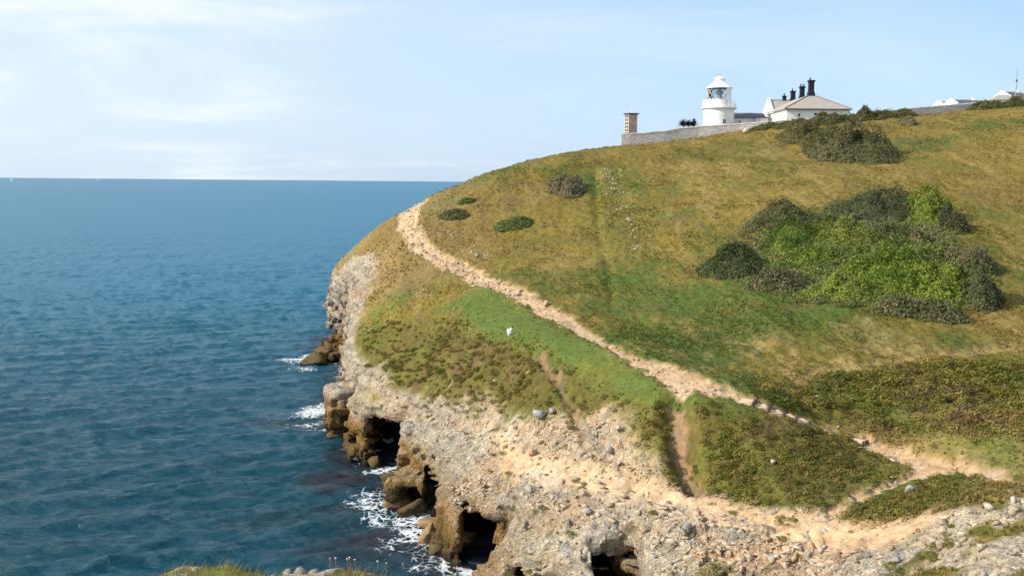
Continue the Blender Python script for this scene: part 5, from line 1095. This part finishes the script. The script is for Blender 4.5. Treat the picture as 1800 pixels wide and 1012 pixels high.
def palm_like():
    c = P(1210.5, 222, 209); e = empty('cabbage_palm', (c[0], c[1], gz(c[0], c[1]))); tag(e, 'dark spiky evergreen behind the wall left of the lighthouse', 'tree'); g = e.location.z; r_ = np.random.default_rng(77)
    zt = P(1210, 220, 209)[2] - g
    for dx in (-1.0, 0, 1.0): MB().tube((dx, 0, -.5), (dx, 0, zt), .16, 7, .11).build('trunk', M_TIMBER, e)
    V = []; F = []
    for dx in (-1.15, -.1, 1.0):
        for k in range(170):
            d = r_.normal(size=3); d[2] = abs(d[2]) * .9 - .15; d /= np.linalg.norm(d); o = np.array([dx, r_.normal(0, .2), zt + r_.uniform(-.2, .3)]); ln = r_.uniform(.9, 1.7); s = np.cross(d, [0, 0, 1.0]); s /= np.linalg.norm(s) + 1e-6; i = len(V)
            V += [o - s * .09, o + s * .09, o + d * ln * .6 + s * .08, o + d * ln + np.array([0, 0, -.15 * ln]), o + d * ln * .6 - s * .08]; F += [(i, i + 1, i + 2, i + 4), (i + 4, i + 2, i + 3, i + 3)]
    m_ = MB(); m_.add(V, [tuple(dict.fromkeys(f)) for f in F]); m_.build('crown', simple_mat('palm_leaf', (.028, .055, .026), .6, .3, 2), e)
palm_like()
# ------------------------------------------------------------------ stones, steps, marker, sea rocks, boats
from mathutils.bvhtree import BVHTree
ROCKS = []
def place_rock(name, seed, x, y, z, r, mat, label, cat='rock', group=None, squash=(1, .8, .65), rz=None, tilt=.2, sub=2):
    o = rock_obj(name, seed, mat, squash, sub); o.location = (x, y, z); rr = random.Random(seed); o.rotation_euler = (rr.uniform(-tilt, tilt), rr.uniform(-tilt, tilt), rr.uniform(0, 6.28) if rz is None else rz); o.scale = (r, r, r)
    return tag(o, label, cat, group)
def rock_px(name, seed, px, py, rpx, mat, label, cat='rock', group=None, squash=(1, .8, .65), sink=.25, **kw):
    g = ground(px, py, lambda a, b: full_height(np.asarray(a, float).ravel(), np.asarray(b, float).ravel()).reshape(np.shape(a)))[0]; r = rpx * g[1] / FPX
    return place_rock(name, seed, g[0], g[1], g[2] + r * (squash[2] - sink), r, mat, label, cat, group, squash, **kw)
for i, (px, py, rp, mt_, lab) in enumerate([
 (948,738,17,M_STONE_GREY,'large pale grey boulder at the foot of the heath bank'),(971,728,9,M_STONE_GREY,'smaller pale grey boulder right of the large one'),
 (1023,803,10,M_STONE_GREY,'blue grey boulder sitting in the middle of the rubble slope'),(1072,796,9,M_STONE_GREY,'grey boulder half hidden by green cushion plants'),
 (977,782,8,M_STONE,'tan boulder below the two pale grey ones'),(935,801,11,M_STONE_WARM,'warm tan boulder at the top of the bare earth'),
 (1086,756,8,M_STONE_PALE,'pale stone under the heath bank right of the gully'),(1600,868,13,M_STONE_GREY,'grey slab lying in the green hollow beside the branch path'),
 (1360,815,8,M_STONE_PALE,'pale stone among the heath in the small scree chute'),(930,867,12,M_STONE_GREY,'dark blue grey boulder above the near cave'),
 (1540,912,9,M_STONE_PALE,'pale stone at the edge of the sandy ledge path'),(1738,898,13,M_STONE_PALE,'big white stone in the grass of the near right slope'),
 (1722,968,15,M_STONE_PALE,'pale block on the orange soil bank, bottom right'),(960,538,8,M_STONE_WARM,'brown boulder lying in the coast path'),
 (838,451,5,M_STONE_PALE,'white stone beside the upper coast path'),(1312,235,8,M_STONE_PALE,'white stone lying in grass in front of the lighthouse'),
 (1575,990,12,M_STONE_GREY,'grey block on the rubble at the bottom edge'),(1208,930,12,M_STONE_GREY,'grey ledge block above the right hand pit'),(1030,905,13,M_STONE_GREY,'grey ledge block above the left hand pit')]):
    rock_px('boulder', 500 + i, px, py, rp * 1.12, mt_, lab, 'boulder', None, (1, .8, .8))
def frac(poly, n, seed):
    r_ = np.random.default_rng(seed); lo = poly.min(0); hi = poly.max(0); out = []
    while len(out) < n:
        q = r_.uniform(lo, hi, (n * 6, 2)); out += list(q[polydist(q[:, 0], q[:, 1], poly) > .15])
    return np.array(out[:n]), r_
HALF = {}
def stone_group(name, pts2, sizes, seed, mats, label, group, squash=(1, .8, .6)):
    """many like stones: each an object, sharing a few meshes"""
    r_ = np.random.default_rng(seed); key = (name, seed); protos = []
    for k in range(6):
        for mm in mats: 
            V, F = rock_mesh(seed * 10 + k, (squash[0], squash[1] * r_.uniform(.8, 1.2), squash[2] * r_.uniform(.7, 1.2)), 1); o = mesh_np(name, V, F, mm, False, None, link=False); protos.append(o.data)
            bpy.data.objects.remove(o)
    z = full_height(pts2[:, 0], pts2[:, 1]); okc, z = on_cliff(pts2[:, 0], pts2[:, 1], z); pts2, sizes, z = pts2[okc], np.asarray(sizes)[okc], z[okc]
    for i, (q, s) in enumerate(zip(pts2, sizes)):
        o = bpy.data.objects.new(name, protos[int(r_.integers(len(protos)))]); COL.objects.link(o); o.location = (q[0], q[1], z[i] + s * .12); o.scale = (s, s, s); o.rotation_euler = (r_.normal(0, .2), r_.normal(0, .2), r_.uniform(0, 6.28)); tag(o, label, 'stone', group)
q, r_ = frac(ROCK, 520, 61); ok = (dc0(q[:, 0], q[:, 1]) > 4) & (np.hypot(q[:, 0], q[:, 1]) < 90) & (polydist(q[:, 0], q[:, 1], EARTH) < 0) & (q[:, 1] > 45.5); q = q[ok][:180]
stone_group('ledge_stone', q, r_.uniform(.18, .45, len(q)), 62, [M_STONE, M_STONE_GREY, M_STONE_WARM], 'loose limestone block among the rubble of the rocky ledge', 'loose blocks on the rocky ledge')
q, r_ = frac(RUBBLE, 70, 63); stone_group('scree_stone', q, r_.uniform(.14, .36, len(q)), 64, [M_STONE, M_STONE_WARM, M_STONE_PALE], 'tan stone on the scree between heath bank and ledge path', 'stones of the scree slope')
q, r_ = frac(PATH, 420, 65); q = q[(q[:, 1] > 96)]; q = q[:90]; stone_group('path_stone', q, r_.uniform(.16, .40, len(q)), 66, [M_STONE_WARM, M_STONE, M_STONE_PALE], 'broken stone on the rough upper stretch of the coast path', 'stones on the upper coast path', (1, .8, .45))
r_ = np.random.default_rng(67); t = r_.uniform(0, len(OLDWALL) - 1.01, 110); t[:40] *= .35; i0 = t.astype(int); q = OLDWALL[i0] + (OLDWALL[i0 + 1] - OLDWALL[i0]) * (t - i0)[:, None] + r_.normal(0, .55, (110, 2)); q[:34] += r_.normal(0, 1.3, (34, 2)); stone_group('tumbled_stone', q, r_.uniform(.14, .36, len(q)), 68, [M_STONE_PALE, M_STONE, M_STONE_PALE], 'pale tumbled stone in the line of a ruined wall climbing the slope', 'tumbled stones of the ruined wall', (1, .8, .7))
g = ground(r_.uniform(756, 860, 34), r_.uniform(0, 1, 34)); pxs = r_.uniform(756, 860, 34); g = ground(pxs, 392 + (pxs - 756) * .62 + r_.normal(0, 10, 34)); stone_group('hillside_stone', g[:, :2], r_.uniform(.12, .30, 34), 69, [M_STONE_PALE], 'small white stone in the grass just above the upper path', 'white stones above the path')
pxs = r_.uniform(1410, 1800, 26); g = ground(pxs, r_.uniform(672, 712, 26)); stone_group('hollow_stone', g[:, :2], r_.uniform(.10, .22, 26), 70, [M_STONE_PALE], 'small white stone showing in the scrub of the right hand hollow', 'white stones in the hollow')
pxs = r_.uniform(620, 830, 40); g = ground(pxs, r_.uniform(430, 520, 40)); stone_group('bank_stone', g[:, :2], r_.uniform(.10, .26, 40), 71, [M_STONE_PALE, M_STONE], 'small pale stone in the grass bank above the far cliff', 'pale stones on the far bank')

M_SLAB = stone_material('ledge_limestone', (.44, .345, .24))
def bedding_slabs():
    r_ = np.random.default_rng(90); lines = [((985,838),(1125,872),14),((1080,882),(1345,928),26),((1190,912),(1500,902),18),((862,852),(1000,898),12),((1000,884),(1125,938),12),((1130,934),(1330,964),18),((1250,965),(1480,985),14)]
    V0 = []
    for k in range(5): V, F = rock_mesh(960 + k, (1.2, .48, .30), 2, 14); o = mesh_np('ledge_slab', V, F, M_SLAB, False, None, link=False); V0.append(o.data); bpy.data.objects.remove(o)
    for (a, b, n) in lines:
        t = (np.arange(n) + r_.uniform(-.3, .3, n)) / n; g = ground(a[0] + (b[0] - a[0]) * t + r_.normal(0, 4, n), a[1] + (b[1] - a[1]) * t + r_.normal(0, 4, n)); z = full_height(g[:, 0], g[:, 1]); ok, z = on_cliff(g[:, 0], g[:, 1], z)
        yaw = math.atan2(g[-1, 1] - g[0, 1], g[-1, 0] - g[0, 0])
        for i in range(n):
            if not ok[i]: continue
            o = bpy.data.objects.new('ledge_slab', V0[int(r_.integers(5))]); COL.objects.link(o); s = r_.uniform(.28, .62); o.location = (g[i, 0], g[i, 1], z[i] - .02); o.scale = (s, s * r_.uniform(.8, 1.3), s * r_.uniform(.8, 1.4)); o.rotation_euler = (r_.normal(0, .12), r_.normal(0, .1), yaw + r_.normal(0, .22)); tag(o, 'narrow limestone slab lying along a bedding edge of the ledge', 'stone', 'slabs along the bedding edges', 'thing')
bedding_slabs()
for k, poly in enumerate(NEARBARE):
    q, r_ = frac(poly, 13, 92 + k); stone_group('outcrop_stone', q, r_.uniform(.2, .55, len(q)) ** 1.3, 95 + k, [M_STONE_PALE, M_SLAB, M_STONE], ['pale chunky stone of the outcrop left of the near right slope', 'pale stone on the tan soil bank at bottom right', 'pale stone in the grassy top of the near right slope'][k], 'pale stones of the near right slope', (1, .8, .7))
def steps():
    labs = ['uppermost timber edged step where the coast path starts down','second timber edged step from the top of the flight','third timber edged step from the top of the flight','fourth timber edged step from the top of the flight','lowest timber edged step before the path sinks in heath','lone timber edged step farther down at the heath edge']
    for i, ((px, py), wd) in enumerate(zip([(1326,706),(1350,714),(1374,724),(1395,731),(1418,739),(1522,774)], [1.05,1.0,.95,.95,.95,.55])):
        a = ground(px, py)[0]; b = ground(px - 26, py - 9)[0]; dr = Vector((a[0] - b[0], a[1] - b[1], 0)); ln = dr.length; yaw = math.atan2(dr.y, dr.x)
        e = empty('path_step', (a[0], a[1], a[2] - (.02 if i < 5 else .12)), yaw); tag(e, labs[i], 'step', 'timber edged steps of the coast path')
        MB().box(-ln * .95, -.09, -wd / 2, wd / 2, -.5, .07).build('tread', M_STEP, e, bevel=.02); MB().box(-.085, 0, -wd / 2 - .08, wd / 2 + .08, -.5, .11).build('riser_board', M_TIMBER, e, bevel=.01)
        for s in (-1, 1): MB().box(.005, .085, s * wd * .4 - .04, s * wd * .4 + .04, -.5, .14).build('peg', M_TIMBER, e)
steps()
def marker():
    g = ground(896, 590)[0]; e = empty('marker_stone', (g[0], g[1], g[2])); e.scale = (.62, .62, .62); tag(e, 'upright white marker stone on the green lawn below the path', 'marker stone')
    mw = stone_material('whitewashed_stone', (.62, .60, .56))
    V, F = rock_mesh(907, (.62, .52, .95), 2, 12); mesh_np('block', V + np.array([0, 0, .35]), F, mw, False, None, parent=e)
    V, F = rock_mesh(911, (.34, .30, .30), 2, 9); mesh_np('cap', V + np.array([.16, 0, .95]), F, mw, False, None, parent=e)
marker()
for i, (px, py, r, sq, lab) in enumerate([(545,640,2.5,(1,.75,.62),'brown weed covered rock standing alone in the surf'),(579,620,2.2,(1,.8,.9),'dark wet rock against the cliff foot beside the surf'),(592,768,1.8,(1,.8,.4),'low brown rock awash under the near brown buttress')]):
    c = sea_point(px, py); place_rock('sea_rock', 600 + i, c[0], c[1], .25, r, M_STONE_WEED, lab, 'rock', None, sq, sub=3)
def fallen_blocks():
    spots = [(640,800,1.0),(658,816,.8),(622,778,1.1),(700,888,.9),(716,906,.8),(733,902,1.0),(752,950,.9),(771,968,.8),(603,752,.9),(763,925,.7),(690,850,.8),(610,700,.9)]
    labs = ['brown fallen block under the left wall of the big cave','small brown block in the wash before the big cave','large brown block at the foot of the brown buttress','weedy block in the surf below the leaning slab','small weedy block touching the surf below the leaning slab','brown block against the pillar foot above the surf','angular block in the foam left of the near cave','small wet block at the foot of the near cave','brown block beside the outermost buttress','narrow block wedged under the near pillar','block at the water edge between big cave and leaning slab','dark block behind the outermost buttress']
    for i, (px, py, r) in enumerate(spots):
        c = sea_point(px, py); r_ = np.random.default_rng(800 + i); m_ = MB(); a, b, h = r * r_.uniform(.8, 1.3), r * r_.uniform(.6, 1.0), r * r_.uniform(.5, .9)
        o = rock_obj('fallen_block', 830 + i, M_STONE_WEED if i % 3 else M_STONE_BROWN, (a * 1.7, b * 1.7, h * 1.9), 3); o.location = (c[0], c[1], h * .35); o.rotation_euler = (r_.normal(0, .25), r_.normal(0, .25), r_.uniform(0, 3)); tag(o, labs[i], 'rock', 'fallen blocks along the cliff foot')
M_STONE_BROWN = stone_material('brown_rock', (.24, .16, .075))
fallen_blocks()
def boat(px, py, Y, label, s):
    d = P(px, py, Y); e = empty('sailing_boat', (d[0], Y, 0)); tag(e, label, 'boat'); 
    h = MB(); h.add([(-5,0,1.0),(-4,-1.6,1.3),(3,-1.6,1.3),(5.5,0,1.7),(3,1.6,1.3),(-4,1.6,1.3),(-4,0,-.3),(4,0,-.3)], [(0,1,6),(1,2,7,6),(2,3,7),(3,4,7),(4,5,6,7),(5,0,6),(0,5,4,3,2,1)]); h.build('hull', M_WHITE, e)
    MB().tube((.8,0,1.2),(.8,0,15),.12,6).build('mast', M_WHITE, e); MB().slab([(.6,0,2.5),(.6,0,14.5),(-4.5,0.4,2.8)], .08).build('mainsail', M_WHITE, e); MB().slab([(1.0,0,13),(1.0,0.1,2.4),(5.2,0.2,2.0)], .08).build('jib', M_WHITE, e); e.scale = (s, s, s)
boat(20, 317.5, 6500, 'tiny white sailing boat on the horizon at the far left edge', 1.5)
boat(172, 315, 9500, 'tiny white sailing boat on the horizon nearer the middle', 1.5)

# ------------------------------------------------------------------ near bank at the bottom edge
def near_bank():
    crest = [(150,1060),(240,1035),(290,1014),(350,999),(400,993),(450,996),(480,1003),(520,998),(570,993),(600,995),(640,1003),(690,1014),(730,1040),(800,1090)]
    cp = np.array([P(a, b, 8.0) for a, b in crest]); xs = np.linspace(-4.2, .6, 240); ys = np.concatenate([np.linspace(2.5, 7.2, 30), np.linspace(7.25, 9.2, 70)])
    X, Y = np.meshgrid(xs, ys); u = X / Y * 8.0; zc = np.interp(u, cp[:, 0], cp[:, 2])
    edge = 8.0 + .35 * fbm2(X.ravel() * 1.1, X.ravel() * 0 + 3, 3, 160).reshape(X.shape); t = Y - edge
    Z = np.where(t < 0, zc - .33 * t * 1.0, zc - 2.2 * t ** 1.2 * (t > 0) if False else zc - 3.2 * np.abs(t) ** 1.3)
    Z = np.where(t < 0, zc + .26 * (-t), zc - 3.2 * np.abs(t) ** 1.3) + .035 * fbm2(X.ravel() * 5, Y.ravel() * 5, 4, 161).reshape(X.shape) + .05 * fbm2(X.ravel() * 1.6, Y.ravel() * 1.6, 2, 162).reshape(X.shape)
    x, y = X.ravel(), Y.ravel(); n1 = fbm2(x * 2.2, y * 2.2, 4, 163); n2 = fbm2(x * 9, y * 9, 3, 164); n = len(x)
    rockm = sst(.12, .45, n1 * .5 + .6 * sst(.5, .0, np.abs(x + 1.62)) * sst(-.4, 0, t.ravel()) + .25 * n2)
    col = mixc(np.broadcast_to(C_(.20, .13, .06), (n, 3)), C_(.13, .14, .03), sst(-.1, .4, fbm2(x * 1.3, y * 1.3, 3, 165))); col = mixc(col, C_(.42, .36, .28), rockm)
    o = mesh_np('near_bank', np.stack([x, y, Z.ravel()], 1), grid_faces(*X.shape), M_LAND, True, {'col': col, 'rocky': rockm}); tag(o, 'rim of the grassy bank below the viewpoint', None, None, 'structure')
    # blades
    r_ = np.random.default_rng(80); i = r_.integers(0, n, 9000); ok = (rockm[i] < r_.uniform(.1, .9, len(i))) & (t.ravel()[i] < .25) & (t.ravel()[i] > -1.6); i = i[ok]; m_ = len(i)
    b = np.stack([x[i], y[i], Z.ravel()[i] - .01], 1) + r_.normal(0, .012, (m_, 3)) * [1, 1, 0]; a = r_.uniform(0, 6.283, m_); L_ = r_.uniform(.03, .10, m_); d = np.stack([np.cos(a) * .5 + .25, np.sin(a) * .5, np.ones(m_)], 1) * L_[:, None]; sd = np.stack([-np.sin(a), np.cos(a), np.zeros(m_)], 1) * .004
    V = np.stack([b - sd, b + sd, b + d], 1).reshape(-1, 3); cb = mixc(np.broadcast_to(C_(.30, .22, .10), (m_, 3)), C_(.15, .18, .035), r_.uniform(0, 1, m_)); cb = mixc(cb, C_(.24, .13, .07), (r_.uniform(0, 1, m_) < .2) * 1.0)
    go = mesh_np('bank_grass', V, np.arange(3 * m_).reshape(m_, 3), M_BUSH, False, {'col': np.repeat(cb, 3, 0), 'tone': np.ones(3 * m_)}); tag(go, 'short dry grass on the near bank rim', None, None, 'stuff')
    pink = simple_mat('thrift_petals', (.52, .30, .38), .8, .2, 30); dry = simple_mat('dry_seed_head', (.62, .55, .46), .9, .2, 30); stem = simple_mat('thrift_stem', (.16, .13, .06), .8, .2, 30)
    for k, (px, py, mt_, lab) in enumerate([(580,981,pink,'leftmost pink thrift flower on the near bank'),(590,980,pink,'pink thrift flower second from left on the near bank'),(611,982,dry,'pale dry seed head rising left of its taller neighbour on the bank'),(615,979,dry,'tallest pale dry seed head on the near bank'),(624,983,pink,'pink thrift flower right of the pale seed heads'),(664,986,dry,'pale seed head towards the right end of the near bank'),(679,989,dry,'last pale seed head at the right end of the near bank')]):
        p = P(px, py, 7.95); zb = float(np.interp(p[0] / 7.95 * 8, cp[:, 0], cp[:, 2])) - .06; e = empty('thrift_flower', (p[0], 7.95, zb)); tag(e, lab, 'flower', 'thrift flowers on the near bank'); hh = p[2] - zb
        MB().tube((.01, 0, 0), (0, 0, hh), .0035, 5).build('stem', stem, e); V, F = rock_mesh(700 + k, (.013, .013, .011), 1, 3); f = mesh_np('flower_head', V + np.array([0, 0, hh]), F, mt_, True, parent=e)
    for k, (px, py, r) in enumerate([(505,1001,.10),(528,1000,.12),(552,999,.10),(480,1008,.07)]):
        p = P(px, py, 7.9); place_rock('bank_rock', 720 + k, p[0], 7.9, p[2] - .03, r, M_STONE_PALE, ['pale rock on the near bank rim, second from left','pale rock on the near bank rim, third from left','rightmost pale rock on the near bank rim','small leftmost pale rock on the near bank rim'][k], 'rock', None, (1, .7, .45))
near_bank()
